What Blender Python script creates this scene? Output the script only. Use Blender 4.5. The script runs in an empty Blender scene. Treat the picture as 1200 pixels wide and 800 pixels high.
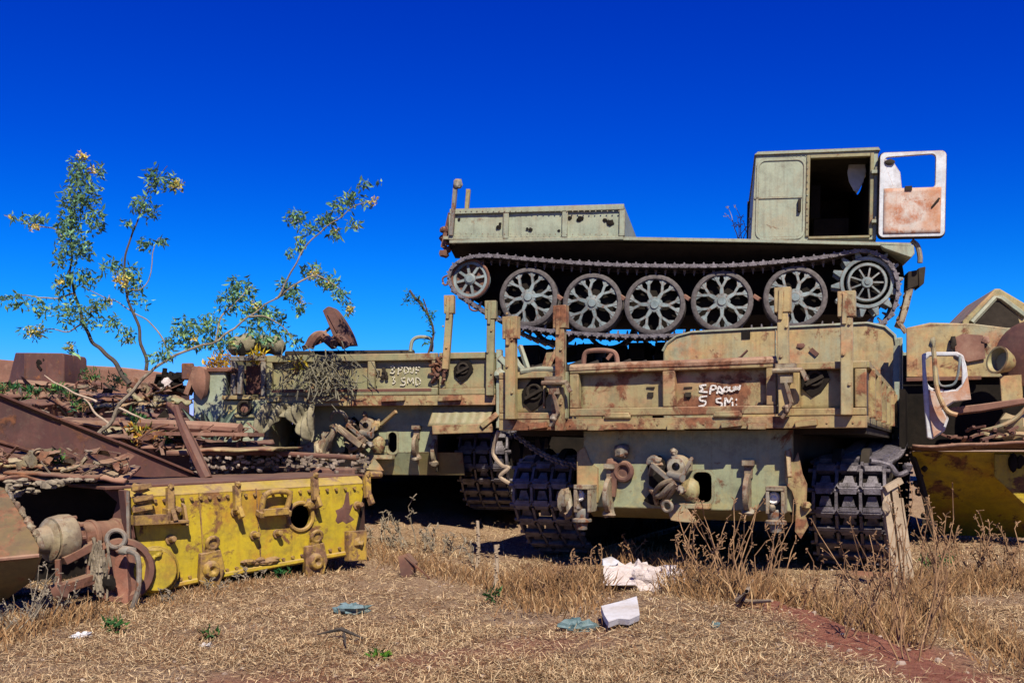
import bpy, bmesh, math, random
import numpy as np
from mathutils import Vector, Matrix, noise as mnoise
random.seed(7); rng = np.random.default_rng(7)
SC = bpy.context.scene
COL = SC.collection
R = math.radians

# ------------------------------------------------------------------ camera
CAMZ = 0.93; FPX = 1167.0; HOR = 525.0
cam = bpy.data.cameras.new('camera'); camo = bpy.data.objects.new('camera', cam); COL.objects.link(camo)
camo.location = (0, 0, CAMZ); camo.rotation_euler = (R(90), 0, 0)
cam.sensor_width = 36; cam.lens = 36 * FPX / 1200.0
cam.shift_y = (HOR - 400) / 1200.0
cam.clip_start = 0.1; cam.clip_end = 3000
SC.camera = camo
# ------------------------------------------------------------------ light
SUN_AZ = Vector((0.22, -1.0)); SUN_EL = R(46)
sd = Vector((SUN_AZ.x, SUN_AZ.y, 0)).normalized() * math.cos(SUN_EL) + Vector((0, 0, math.sin(SUN_EL)))
sl = bpy.data.lights.new('sun', 'SUN'); slo = bpy.data.objects.new('sun', sl); COL.objects.link(slo)
sl.energy = 5.0; sl.angle = R(0.53); sl.color = (1.0, 0.92, 0.78)
slo.rotation_euler = sd.to_track_quat('Z', 'Y').to_euler(); slo.location = (3, -8, 12)
W = bpy.data.worlds.new("World"); SC.world = W; W.use_nodes = True
wn = W.node_tree.nodes; wl = W.node_tree.links; wn.clear()
sky = wn.new('ShaderNodeTexSky'); sky.sky_type = 'NISHITA'; sky.sun_disc = False
sky.sun_elevation = SUN_EL; sky.sun_rotation = math.atan2(sd.x, sd.y)
sky.altitude = 2300; sky.air_density = 1.0; sky.dust_density = 0.0; sky.ozone_density = 3.0
hs = wn.new('ShaderNodeHueSaturation'); hs.inputs['Saturation'].default_value = 1.45; hs.inputs['Hue'].default_value = 0.515; hs.inputs['Value'].default_value = 1.0
bg = wn.new('ShaderNodeBackground'); bg.inputs[1].default_value = 0.073
wo = wn.new('ShaderNodeOutputWorld')
# the photograph's deep polarised blue: one tone curve per channel over the whole sky
wl.new(sky.outputs[0], hs.inputs['Color'])
sx_ = wn.new('ShaderNodeSeparateColor'); cx_ = wn.new('ShaderNodeCombineColor'); wl.new(hs.outputs[0], sx_.inputs[0]); KS = .12
def mth(op, a, b):
    n_ = wn.new('ShaderNodeMath'); n_.operation = op
    for k_, v_ in enumerate((a, b)):
        if isinstance(v_, float): n_.inputs[k_].default_value = v_
        else: wl.new(v_, n_.inputs[k_])
    return n_.outputs[0]
for i_, (ex_, am_, sh_) in enumerate(((1.9, .9, 0.), (2.0, 4.75, 6.6), (1.02, 1.27, .0))):
    p_ = mth('POWER', mth('MULTIPLY', sx_.outputs[i_], KS), ex_)
    wl.new(mth('DIVIDE', mth('MULTIPLY', p_, am_ / KS), mth('ADD', mth('MULTIPLY', p_, sh_), 1.0)), cx_.inputs[i_])
wl.new(cx_.outputs[0], bg.inputs[0]); wl.new(bg.outputs[0], wo.inputs[0])
SC.view_settings.view_transform = 'Standard'; SC.view_settings.look = 'None'
SC.view_settings.exposure = 0.72; SC.view_settings.gamma = 1.0
SC.render.engine = 'CYCLES'

# ------------------------------------------------------------------ node helpers
class NT:
    def __init__(s, name):
        s.m = bpy.data.materials.new(name); s.m.use_nodes = True
        s.t = s.m.node_tree; s.t.nodes.clear()
        s.out = s.n('ShaderNodeOutputMaterial'); s.b = s.n('ShaderNodeBsdfPrincipled')
        s.l(s.b.outputs[0], s.out.inputs[0])
        s.pos = s.n('ShaderNodeNewGeometry').outputs['Position']
        s.geo = s.pos.node
    def n(s, t): return s.t.nodes.new(t)
    def l(s, a, b): s.t.links.new(a, b)
    def setv(s, sock, v):
        if isinstance(v, bpy.types.NodeSocket): s.l(v, sock)
        elif isinstance(v, (tuple, list)) and len(v) == 3 and sock.type == 'RGBA': sock.default_value = (*v, 1)
        else: sock.default_value = v
    def noise(s, scale, detail=5, rough=.6, vec=None, sc3=None, dist=0):
        n = s.n('ShaderNodeTexNoise'); n.inputs['Scale'].default_value = scale; n.inputs['Detail'].default_value = detail
        n.inputs['Roughness'].default_value = rough; n.inputs['Distortion'].default_value = dist
        v = vec or s.pos
        if sc3:
            m = s.n('ShaderNodeMapping'); m.inputs['Scale'].default_value = sc3; s.l(v, m.inputs['Vector']); v = m.outputs[0]
        s.l(v, n.inputs['Vector']); return n.outputs[0]
    def ramp(s, f, a, b, c0=0., c1=1.):
        m = s.n('ShaderNodeMapRange'); m.clamp = True
        s.l(f, m.inputs[0]); m.inputs[1].default_value = a; m.inputs[2].default_value = b
        m.inputs[3].default_value = c0; m.inputs[4].default_value = c1; return m.outputs[0]
    def math(s, op, a, b=0.):
        m = s.n('ShaderNodeMath'); m.operation = op; s.setv(m.inputs[0], a); s.setv(m.inputs[1], b); m.use_clamp = op in ('ADD', 'MAXIMUM'); return m.outputs[0]
    def mix(s, f, a, b):
        m = s.n('ShaderNodeMix'); m.data_type = 'RGBA'; s.setv(m.inputs[0], f); s.setv(m.inputs[6], a); s.setv(m.inputs[7], b); return m.outputs[2]
    def bump(s, h, st=.4, d=.01):
        b = s.n('ShaderNodeBump'); b.inputs['Strength'].default_value = st; b.inputs['Distance'].default_value = d
        s.l(h, b.inputs['Height']); s.l(b.outputs[0], s.b.inputs['Normal'])

def paint(name, c0, c1, c2=None, rust=.42, streak=.5, rough=.55, rustc=((.045, .02, .012), (.2, .075, .03)), edge=True, dust=.5, scale=1., spec=.35, metal=0, grime=.62):
    """weathered paint: two faded tones, a third in big patches, rain streaks, chips, edge wear and dust on top faces"""
    t = NT(name)
    big = t.noise(1.7 * scale, 6, .62)
    col = t.mix(t.ramp(big, .38, .62), c0, c1)
    if c2: col = t.mix(t.ramp(t.noise(2.6 * scale, 8, .7, dist=.2), .5, .66), col, c2)
    st = t.noise(1, 5, .65, sc3=(22 * scale, 22 * scale, 1.3 * scale))
    rcol = t.mix(t.ramp(t.noise(16, 6, .7), .35, .68), rustc[0], rustc[1])
    col = t.mix(t.math('MULTIPLY', t.ramp(st, .5, .72), streak), col, t.mix(.45, c0, rcol))
    fine = t.noise(34 * scale, 7, .72)
    col = t.mix(t.ramp(fine, .35, .75, 0, .28), col, t.mix(.6, col, (.02, .018, .015)))
    gr = t.noise(6.5 * scale, 13, .76, dist=.25)
    col = t.mix(t.math('MULTIPLY', t.ramp(gr, .46, .68), grime), col, t.mix(.35, (.045, .034, .024), col))
    lt = t.noise(11 * scale, 9, .7)
    col = t.mix(t.ramp(lt, .56, .74, 0, .22), col, t.mix(.6, c1, (.36, .29, .18)))
    m = t.noise(4.2 * scale, 11, .68, dist=.3)
    rm = t.ramp(m, 1 - rust, 1 - rust + .07)
    chips = t.ramp(t.noise(23 * scale, 4, .6), .69, .72)
    chips = t.math('MULTIPLY', chips, t.ramp(m, .42, .6))
    rm = t.math('MAXIMUM', rm, chips)
    if edge:
        bv = t.n('ShaderNodeBevel'); bv.samples = 3; bv.inputs['Radius'].default_value = .018
        dp = t.n('ShaderNodeVectorMath'); dp.operation = 'DOT_PRODUCT'
        t.l(bv.outputs[0], dp.inputs[0]); t.l(t.geo.outputs['Normal'], dp.inputs[1])
        e = t.ramp(dp.outputs['Value'], .97, .80)
        e = t.math('MULTIPLY', e, t.ramp(t.noise(9, 6, .7), .38, .52))
        rm = t.math('MAXIMUM', rm, e)
    col = t.mix(rm, col, rcol)
    if dust:
        sx = t.n('ShaderNodeSeparateXYZ'); t.l(t.geo.outputs['Normal'], sx.inputs[0])
        d = t.math('MULTIPLY', t.ramp(sx.outputs[2], .35, .9), t.ramp(t.noise(6, 5, .6), .3, .6, .3 * dust, dust))
        col = t.mix(d, col, (.3, .21, .13))
    t.setv(t.b.inputs['Base Color'], col)
    t.setv(t.b.inputs['Roughness'], t.ramp(rm, 0, 1, rough, .92))
    t.b.inputs['Specular IOR Level'].default_value = spec; t.b.inputs['Metallic'].default_value = metal
    h = t.math('ADD', t.math('MULTIPLY', rm, .35), t.math('MULTIPLY', fine, .3))
    h = t.math('ADD', h, t.math('MULTIPLY', big, .3))
    t.bump(h, .45, .012)
    return t.m

def plain(name, c0, c1, scale=8, rough=.8, bump=.3, metal=0, spec=.3, bd=.01):
    t = NT(name); f = t.noise(scale, 7, .65)
    t.setv(t.b.inputs['Base Color'], t.mix(t.ramp(f, .32, .68), c0, c1))
    t.b.inputs['Roughness'].default_value = rough; t.b.inputs['Metallic'].default_value = metal
    t.b.inputs['Specular IOR Level'].default_value = spec
    t.bump(t.noise(scale * 4, 6, .7), bump, bd); return t.m

def foliage(name, colr, trans=.35, rough=.6):
    """leaf material: colour attribute 'tint' times base, part of the light passes through"""
    t = NT(name); a = t.n('ShaderNodeAttribute'); a.attribute_name = 'tint'
    m = t.n('ShaderNodeMix'); m.data_type = 'RGBA'; m.blend_type = 'MULTIPLY'; m.inputs[0].default_value = 1
    t.l(a.outputs['Color'], m.inputs[6]); m.inputs[7].default_value = (*colr, 1); c = m.outputs[2]
    t.setv(t.b.inputs['Base Color'], c); t.b.inputs['Roughness'].default_value = rough; t.b.inputs['Specular IOR Level'].default_value = .3
    if trans:
        tr = t.n('ShaderNodeBsdfTranslucent'); t.l(c, tr.inputs[0])
        mx = t.n('ShaderNodeMixShader'); mx.inputs[0].default_value = trans
        t.l(t.b.outputs[0], mx.inputs[1]); t.l(tr.outputs[0], mx.inputs[2]); t.l(mx.outputs[0], t.out.inputs[0])
    return t.m

RUSTP = ((.065, .026, .014), (.24, .098, .046))
M = {}
M['sand'] = paint('sand_paint', (.315, .245, .10), (.24, .225, .11), (.40, .22, .09), rust=.43, rustc=RUSTP, streak=.75, grime=.7)
M['sandrust'] = paint('rusty_sand_paint', (.315, .235, .095), (.25, .215, .105), (.36, .18, .09), rust=.50, rustc=RUSTP, streak=.8, grime=.75)
M['hull'] = paint('hull_paint', (.27, .275, .15), (.225, .245, .145), (.40, .31, .11), rust=.39, streak=.6, grime=.7)
M['olive'] = paint('olive_paint', (.225, .21, .10), (.18, .18, .095), (.27, .20, .095), rust=.41, rustc=RUSTP, streak=.7, grime=.7)
M['belly'] = paint('belly_shade_paint', (.16, .13, .055), (.12, .11, .05), (.2, .15, .06), rust=.38, rustc=RUSTP)  # dark olive, with the shade of downward faces put into the tone
M['green'] = paint('grey_green_paint', (.235, .275, .20), (.27, .295, .205), (.27, .25, .16), rust=.36, streak=.7, grime=.6)
M['tan'] = paint('tan_cab_paint', (.40, .285, .11), (.28, .265, .155), (.42, .19, .08), rust=.44, rustc=RUSTP, grime=.7, streak=.7)
M['yellow'] = paint('yellow_paint', (.44, .315, .012), (.35, .26, .012), (.33, .16, .02), rust=.445, streak=.75, rustc=((.05, .022, .012), (.2, .09, .03)), grime=.8)
M['yellowrust'] = paint('rusty_yellow_fitting', (.38, .24, .03), (.26, .15, .05), (.12, .06, .03), rust=.50, streak=.4, rustc=((.05, .022, .012), (.22, .12, .06)), grime=.8, scale=2.2)
M['glacis'] = paint('brown_olive_plate', (.125, .085, .032), (.095, .068, .03), (.2, .10, .06), rust=.47, rustc=RUSTP, grime=.9, streak=.8, dust=.08)
M['maroon'] = paint('maroon_rust', (.088, .034, .026), (.07, .028, .024), (.14, .062, .045), rust=.42, streak=.75, rough=.75, dust=.25, grime=.75)
M['rust'] = paint('heavy_rust', (.14, .058, .036), (.09, .04, .03), (.2, .10, .06), rust=.45, streak=.4, rough=.88, dust=.4, edge=False)
M['rustlight'] = paint('pale_rust', (.235, .115, .075), (.14, .065, .045), (.28, .165, .11), rust=.40, streak=.4, rough=.88, dust=.5, edge=False)
M['white'] = paint('white_door_paint', (.54, .56, .565), (.43, .455, .465), (.36, .31, .27), rust=.37, streak=.35, rustc=((.16, .05, .025), (.38, .16, .08)), grime=.6)
M['redrust'] = paint('orange_rust', (.40, .20, .11), (.46, .40, .34), (.34, .12, .05), rust=.40, streak=.3, rough=.85, edge=False, scale=2.0, grime=.3, rustc=((.12, .04, .02), (.36, .14, .06)))
M['wheel'] = paint('wheel_paint', (.225, .28, .275), (.12, .158, .158), None, rust=.38, streak=.2, dust=.2, scale=1.6, grime=.7)
M['rustrail'] = paint('rusted_rail_paint', (.30, .16, .10), (.33, .24, .14), (.25, .10, .06), rust=.52, rustc=RUSTP, streak=.6, grime=.7)
M['visor'] = plain('grey_visor', (.34, .36, .38), (.5, .52, .54), 9, .5, .2)
M['redrust2'] = paint('dull_orange_rust', (.26, .10, .06), (.18, .07, .045), (.3, .15, .1), rust=.42, scale=2, edge=False, rough=.88)
M['junk'] = paint('mottled_fitting', (.30, .25, .15), (.13, .085, .055), (.27, .26, .21), rust=.46, streak=.3, scale=2.6, grime=.8, rustc=((.04, .02, .014), (.2, .09, .05)))
M['grey'] = paint('grey_fitting', (.19, .18, .15), (.11, .105, .09), (.24, .21, .15), rust=.46, scale=2.2, grime=.75)
M['steel'] = plain('track_steel', (.055, .046, .045), (.175, .155, .165), 15, .5, .7, .3)
M['black'] = plain('black_and_shade', (.006, .005, .004), (.016, .012, .009), 6, .85, .4, spec=.1)  # black parts; also paints in the shade of cavities, recesses and interiors
M['dark'] = plain('dark_primer_and_shade', (.018, .014, .010), (.036, .028, .020), 5, .85, .4, spec=.15)  # dark parts; also paints in shade under the stacked deck and in its cab
M['rubber'] = plain('grey_rubber', (.05, .043, .04), (.115, .10, .095), 20, .85, .5)
M['wood'] = plain('dry_wood', (.22, .16, .10), (.36, .28, .19), 9, .9, .5)
M['canvas'] = plain('olive_canvas', (.10, .09, .055), (.26, .225, .14), 9, .9, .6)
M['bark'] = plain('pale_bark', (.26, .19, .13), (.42, .33, .24), 18, .9, .5)
M['darkbark'] = plain('dark_bark', (.035, .03, .022), (.08, .06, .045), 18, .9, .5)
M['twig'] = plain('grey_twig', (.10, .08, .055), (.28, .23, .16), 18, .9, .4)
M['vine'] = plain('dead_vine', (.05, .045, .03), (.20, .18, .12), 25, .9, .4)
M['weed'] = plain('dry_weed_stem', (.12, .06, .028), (.30, .18, .09), 11, .9, .3)
M['rubble'] = plain('rubble_chips', (.03, .02, .014), (.32, .25, .19), 4, .9, .6)
M['plaster'] = plain('broken_plaster', (.42, .34, .30), (.62, .55, .51), 14, .9, .7, bd=.03)
M['board'] = paint('dirty_white_board', (.60, .61, .64), (.52, .52, .53), (.46, .41, .36), rust=.30, streak=.2, rustc=((.2, .13, .08), (.36, .27, .19)), edge=False, dust=.25, grime=.25, scale=3)
M['chalk'] = plain('white_paint_mark', (.42, .38, .32), (.72, .70, .66), 26, .9, .2)
M['chalkold'] = plain('faded_paint_mark', (.40, .37, .27), (.5, .46, .35), 30, .9, .2)
M['glass'] = plain('lamp_glass', (.55, .5, .45), (.7, .66, .6), 30, .25, .1, 0, .6)
M['plastic'] = plain('teal_plastic', (.025, .06, .055), (.14, .20, .21), 12, .45, .6)
M['leaf'] = foliage('leaf_green', (.105, .165, .085), .42); M['leaf2'] = foliage('leaf_bright', (.05, .14, .04))
M['flower'] = foliage('flower_yellow', (.60, .49, .09), .3)
M['straw'] = foliage('dry_straw', (.50, .37, .215), .15, .85)
M['petal'] = foliage('dry_leaf_yellow', (.5, .33, .03), .3)

# ------------------------------------------------------------------ mesh builder
class MB:
    def __init__(s, mat=None): s.v = []; s.f = []; s.T = mat
    def add(s, vs, fs):
        o = len(s.v)
        if s.T: vs = [s.T @ Vector(v) for v in vs]
        s.v += [tuple(v) for v in vs]; s.f += [tuple(i + o for i in f) for f in fs]; return s
    def box(s, x0, x1, y0, y1, z0, z1):
        x0, x1 = min(x0, x1), max(x0, x1); y0, y1 = min(y0, y1), max(y0, y1); z0, z1 = min(z0, z1), max(z0, z1)
        return s.add([(x0, y0, z0), (x1, y0, z0), (x1, y1, z0), (x0, y1, z0), (x0, y0, z1), (x1, y0, z1), (x1, y1, z1), (x0, y1, z1)],
              [(0, 3, 2, 1), (4, 5, 6, 7), (0, 1, 5, 4), (1, 2, 6, 5), (2, 3, 7, 6), (3, 0, 4, 7)])
    def beam(s, p, q, w, h=None, up=(0, 0, 1), w2=None, h2=None):
        p = Vector(p); q = Vector(q); h = h or w; d = (q - p).normalized(); up = Vector(up)
        if abs(d.dot(up.normalized())) > .98: up = Vector((0, 1, 0)) if abs(d.y) < .9 else Vector((1, 0, 0))
        a = d.cross(up).normalized(); b = a.cross(d).normalized(); vs = []
        for c, ww, hh in ((p, w, h), (q, w2 or w, h2 or h)):
            for i, j in ((-1, -1), (1, -1), (1, 1), (-1, 1)): vs.append(c + a * (i * ww / 2) + b * (j * hh / 2))
        return s.add(vs, [(0, 1, 2, 3), (7, 6, 5, 4), (0, 4, 5, 1), (1, 5, 6, 2), (2, 6, 7, 3), (3, 7, 4, 0)])
    def tube(s, pts, r, n=8, cap=True, close=False):
        pts = [Vector(p) for p in pts]; N = len(pts)
        rs = r if isinstance(r, (list, tuple)) else [r] * N
        vs = []; fs = []; prev = None
        for i, p in enumerate(pts):
            if close: d = pts[(i + 1) % N] - pts[i - 1]
            else: d = pts[min(i + 1, N - 1)] - pts[max(i - 1, 0)]
            if d.length < 1e-9: d = Vector((0, 0, 1))
            d.normalize()
            if prev is None: a = d.orthogonal().normalized()
            else:
                a = prev - d * prev.dot(d)
                a = a.normalized() if a.length > 1e-6 else d.orthogonal().normalized()
            prev = a; b = d.cross(a)
            for k in range(n):
                t = 2 * math.pi * k / n; vs.append(p + (a * math.cos(t) + b * math.sin(t)) * rs[i])
        for i in range(N if close else N - 1):
            j = (i + 1) % N
            for k in range(n): fs.append((i * n + k, i * n + (k + 1) % n, j * n + (k + 1) % n, j * n + k))
        if cap and not close: fs.append(tuple(range(n - 1, -1, -1))); fs.append(tuple(range((N - 1) * n, N * n)))
        return s.add(vs, fs)
    def cyl(s, p, q, r, n=14, r2=None): return s.tube([p, q], [r, r2 if r2 is not None else r], n)
    def lathe(s, o, d, prof, n=20):
        """prof: (distance along d, radius)"""
        o = Vector(o); d = Vector(d).normalized(); a = d.orthogonal().normalized(); b = d.cross(a); vs = []; fs = []
        for (h, r) in prof:
            for k in range(n):
                t = 2 * math.pi * k / n; vs.append(o + d * h + (a * math.cos(t) + b * math.sin(t)) * max(r, 1e-4))
        for i in range(len(prof) - 1):
            for k in range(n): fs.append((i * n + k, i * n + (k + 1) % n, (i + 1) * n + (k + 1) % n, (i + 1) * n + k))
        return s.add(vs, fs)
    def torus(s, c, axis, Rr, r, n=22, m=8):
        c = Vector(c); d = Vector(axis).normalized(); a = d.orthogonal().normalized(); b = d.cross(a)
        return s.tube([c + (a * math.cos(2 * math.pi * k / n) + b * math.sin(2 * math.pi * k / n)) * Rr for k in range(n)], r, m, close=True)
    def ball(s, c, r, n=10, sq=(1, 1, 1), lump=.55):
        c = Vector(c); vs = []; fs = []; m = n // 2 + 1
        for i in range(m + 1):
            ph = math.pi * i / m
            for k in range(n):
                t = 2 * math.pi * k / n
                d_ = Vector((math.sin(ph) * math.cos(t) * sq[0], math.sin(ph) * math.sin(t) * sq[1], math.cos(ph) * sq[2]))
                vs.append(c + d_ * r * (1 + lump * mnoise.noise(d_ * 1.9 + c * 7)))
        for i in range(m):
            for k in range(n): fs.append((i * n + k, (i + 1) * n + k, (i + 1) * n + (k + 1) % n, i * n + (k + 1) % n))
        return s.add(vs, fs)
    def prism(s, pts, ext):
        """pts: loop of 3d points, extruded along ext"""
        n = len(pts); e = Vector(ext); vs = [Vector(p) for p in pts] + [Vector(p) + e for p in pts]
        fs = [tuple(range(n)), tuple(range(2 * n - 1, n - 1, -1))] + [(i, i + n, (i + 1) % n + n, (i + 1) % n) for i in range(n)]
        return s.add(vs, fs)
    def ring(s, outer, inner, ext):
        n = len(outer); e = Vector(ext)
        vs = [Vector(p) for p in outer] + [Vector(p) for p in inner]; vs += [v + e for v in vs]; fs = []
        for i in range(n):
            j = (i + 1) % n
            fs += [(i, j, n + j, n + i), (2 * n + i, 3 * n + i, 3 * n + j, 2 * n + j), (i, 2 * n + i, 2 * n + j, j), (n + i, n + j, 3 * n + j, 3 * n + i)]
        return s.add(vs, fs)
    def grid(s, fn, nu, nv):
        vs = [fn(i / nu, j / nv) for j in range(nv + 1) for i in range(nu + 1)]
        fs = [(j * (nu + 1) + i, j * (nu + 1) + i + 1, (j + 1) * (nu + 1) + i + 1, (j + 1) * (nu + 1) + i) for j in range(nv) for i in range(nu)]
        return s.add(vs, fs)
    def mesh(s, name, mat, ang=38):
        me = bpy.data.meshes.new(name); me.from_pydata(s.v, [], s.f); me.update()
        bm = bmesh.new(); bm.from_mesh(me); bmesh.ops.recalc_face_normals(bm, faces=bm.faces); bm.to_mesh(me); bm.free()
        me.polygons.foreach_set('use_smooth', [True] * len(me.polygons)); me.set_sharp_from_angle(angle=R(ang))
        if mat: me.materials.append(mat)
        return me

def rrect(x0, x1, z0, z1, r, n=5, y=0.):
    pts = []
    for cx, cz, a0 in ((x1 - r, z1 - r, 0), (x0 + r, z1 - r, 90), (x0 + r, z0 + r, 180), (x1 - r, z0 + r, 270)):
        for k in range(n): a = R(a0 + 90 * k / (n - 1)); pts.append(Vector((cx + r * math.cos(a), y, cz + r * math.sin(a))))
    return pts

def thing(name, label, cat, loc=(0, 0, 0), rot=(0, 0, 0), group=None):
    o = bpy.data.objects.new(name, None); COL.objects.link(o); o.location = loc; o.rotation_euler = rot
    o.empty_display_size = .2; o['label'] = label; o['category'] = cat
    if group: o['group'] = group
    return o
def part(name, mb, mat, parent, bev=0, label=None, solid=0, kind=None, ang=38):
    o = bpy.data.objects.new(name, mb.mesh(name, M[mat] if isinstance(mat, str) else mat, ang) if isinstance(mb, MB) else mb)
    COL.objects.link(o); o.parent = parent
    if solid: md = o.modifiers.new('solid', 'SOLIDIFY'); md.thickness = solid
    if bev: md = o.modifiers.new('bevel', 'BEVEL'); md.width = bev; md.segments = 2; md.limit_method = 'ANGLE'; md.angle_limit = R(40)
    if label: o['label'] = label
    if kind: o['kind'] = kind
    return o
def solo(name, mb, mat, label, cat, group=None, bev=0, kind=None, solid=0, ang=38):
    a = np.array(mb.v); c = (a.min(0) + a.max(0)) / 2; c[2] = a[:, 2].min(); mb.v = [tuple(v) for v in (a - c)]
    o = part(name, mb, mat, None, bev, solid=solid, ang=ang); o.location = c
    if kind: o['kind'] = kind
    if label: o['label'] = label
    if cat: o['category'] = cat
    if group: o['group'] = group
    return o
def P(px, py, Y): return Vector(((px - 600) / FPX * Y, Y, CAMZ + (HOR - py) / FPX * Y))
class Frame:
    """local frame of a thing; q() finds the local point of a given sight line on the plane y = const"""
    def __init__(s, loc, rz, ry=0):
        s.loc = Vector(loc); s.rot = (0, ry, rz)
        s.m = Matrix.Translation(s.loc) @ Matrix.Rotation(rz, 4, 'Z') @ Matrix.Rotation(ry, 4, 'Y'); s.i = s.m.inverted()
        s.o = s.i @ Vector((0, 0, CAMZ)); s.r = s.i.to_3x3()
    def q(s, px, py, y=0.):
        d = s.r @ Vector(((px - 600) / FPX, 1, (HOR - py) / FPX)); t = (y - s.o.y) / d.y; return s.o + d * t
    def bx(s, mb, px0, py0, px1, py1, y0, y1):
        a = s.q(px0, py1, y0); b = s.q(px1, py0, y0); return mb.box(a.x, b.x, y0, y1, a.z, b.z)
def nz(p, s=1., seed=0): return mnoise.noise(Vector(p) * s + Vector((seed * 7.3, seed * 3.1, seed * 1.7)))
def catmull(pts, k=10, closed=False):
    pts = [Vector(p) for p in pts]; n = len(pts); out = []
    for i in range(n if closed else n - 1):
        g = (lambda j: pts[j % n]) if closed else (lambda j: pts[max(0, min(n - 1, j))])
        p0, p1, p2, p3 = g(i - 1), g(i), g(i + 1), g(i + 2)
        for a in range(k):
            t = a / k
            out.append(.5 * ((2 * p1) + (p2 - p0) * t + (2 * p0 - 5 * p1 + 4 * p2 - p3) * t * t + (3 * p1 - p0 - 3 * p2 + p3) * t ** 3))
    if not closed: out.append(pts[-1])
    return out
def resample(pts, step, closed=False):
    if closed: pts = pts + [pts[0]]
    L = [0]
    for a, b in zip(pts, pts[1:]): L.append(L[-1] + (b - a).length)
    n = max(2, int(round(L[-1] / step))); out = []; j = 0
    for k in range(n if closed else n + 1):
        d = L[-1] * k / n
        while j < len(L) - 2 and L[j + 1] < d: j += 1
        t = (d - L[j]) / max(1e-9, L[j + 1] - L[j]); out.append(pts[j].lerp(pts[j + 1], t))
    return out
def link_track(pts, axis, me, parent, closed, step, off=0., name='track_link'):
    """hang one link object on every step of the path; u = axis, v = along, w = outward"""
    rs = resample(catmull(pts, 12, closed), step, closed); u = Vector(axis); N = len(rs); k = 0
    c = sum(rs, Vector()) / N
    for i in range(N if closed else N - 1):
        a = rs[i]; b = rs[(i + 1) % N]; v = (b - a).normalized(); w = u.cross(v)
        m3 = Matrix((u, v, w)).transposed().to_4x4(); m3.translation = (a + b) / 2 + u * off
        o = bpy.data.objects.new(name, me); COL.objects.link(o); o.parent = parent; o.matrix_local = m3; k += 1
    return k

# ------------------------------------------------------------------ ground
def sm(t): t = np.clip(t, 0, 1); return t * t * (3 - 2 * t)
def gz(X, Y):
    X = np.asarray(X, float); Y = np.asarray(Y, float)
    h = (.05 * sm((Y - 6.6) / 2.8) + .22 * sm((Y - 9.7) / 1.0)) * sm((.6 - X) / 1.6)
    xr = 1.46 + (6.4 - Y) * .139
    h = h + .13 * sm((xr - X) / .26) * sm((X + .6) / 1.6) * sm((6.75 - Y) / .7) * sm((Y - 2.4) / 1.)
    h = h - .06 * sm((-1.2 - X) / .8) * sm((6.9 - Y) / .8)
    h = h + .45 * sm((Y - 10.5) / 5)
    n = .016 * np.sin(3.1 * X + 1.3 * Y) * np.cos(2.3 * Y - .7 * X) + .009 * np.sin(9.7 * X + 2) * np.sin(8.3 * Y + X) + .005 * np.sin(23 * X + 5 * Y) * np.sin(19 * Y - 7 * X)
    return h + n * (Y < 40)
def g1(x, y): return float(gz(x, y))
def fbm(X, Y, s, seed=0):
    rr = np.random.default_rng(seed); out = 0; a = 1
    for k in range(4):
        for q in range(3):
            th = rr.uniform(0, 6.28); ph = rr.uniform(0, 6.28); out = out + a * np.sin(s * (X * np.cos(th) + Y * np.sin(th)) + ph)
        s *= 1.9; a *= .6
    return out / 5
def segd(X, Y, ax, ay, bx, by):
    dx, dy = bx - ax, by - ay; t = np.clip(((X - ax) * dx + (Y - ay) * dy) / (dx * dx + dy * dy), 0, 1)
    return np.hypot(X - ax - t * dx, Y - ay - t * dy)
def red(X, Y):
    w = fbm(X, Y, 5, 3) * .16 + fbm(X, Y, 17, 4) * .07
    a = segd(X, Y, 1.36, 6.0, 1.74, 3.2) + w
    b = segd(X, Y, -1.1, 3.85, .2, 4.5) + w
    c = segd(X, Y, 2.75, 7.3, 4.2, 7.3) + w
    return np.maximum(np.maximum(1 - sm((a - .24) / .26), .62 * (1 - sm((b - .12) / .35))), .7 * (1 - sm((c - .12) / .12)))
xs = np.concatenate([[-900, -300, -100, -40, -20, -12, -9], np.arange(-7, 8.01, .07), [10, 14, 22, 40, 100, 300, 900]])
ys = np.concatenate([[-60, -10, 0, 1], np.arange(2, 16.01, .07), [18, 21, 26, 34, 50, 90, 200, 500, 1500]])
XX, YY = np.meshgrid(xs, ys); ZZ = gz(XX, YY)
nx, ny = len(xs), len(ys)
idx = np.arange(nx * ny).reshape(ny, nx)
quads = np.stack([idx[:-1, :-1], idx[:-1, 1:], idx[1:, 1:], idx[1:, :-1]], -1).reshape(-1, 4)
def np_mesh(name, V, F, mat, tint=None):
    me = bpy.data.meshes.new(name); k = F.shape[1]
    me.vertices.add(len(V)); me.vertices.foreach_set('co', np.ascontiguousarray(V, np.float32).ravel())
    me.loops.add(F.size); me.loops.foreach_set('vertex_index', np.ascontiguousarray(F, np.int32).ravel())
    me.polygons.add(len(F)); me.polygons.foreach_set('loop_start', np.arange(0, F.size, k, dtype=np.int32))
    me.update(calc_edges=True)
    if tint is not None:
        a = me.color_attributes.new('tint', 'FLOAT_COLOR', 'POINT')
        a.data.foreach_set('color', np.concatenate([tint, np.ones((len(tint), 1))], 1).astype(np.float32).ravel())
    me.materials.append(mat); return me
t = NT('dry_ground')
at = t.n('ShaderNodeAttribute'); at.attribute_name = 'tint'
sp = t.n('ShaderNodeSeparateColor'); t.l(at.outputs['Color'], sp.inputs[0])
straw = t.mix(t.ramp(t.noise(5, 8, .7), .35, .65), (.29, .185, .11), (.17, .095, .055))
straw = t.mix(t.ramp(t.noise(60, 6, .75), .40, .66), straw, (.40, .29, .185))
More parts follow.
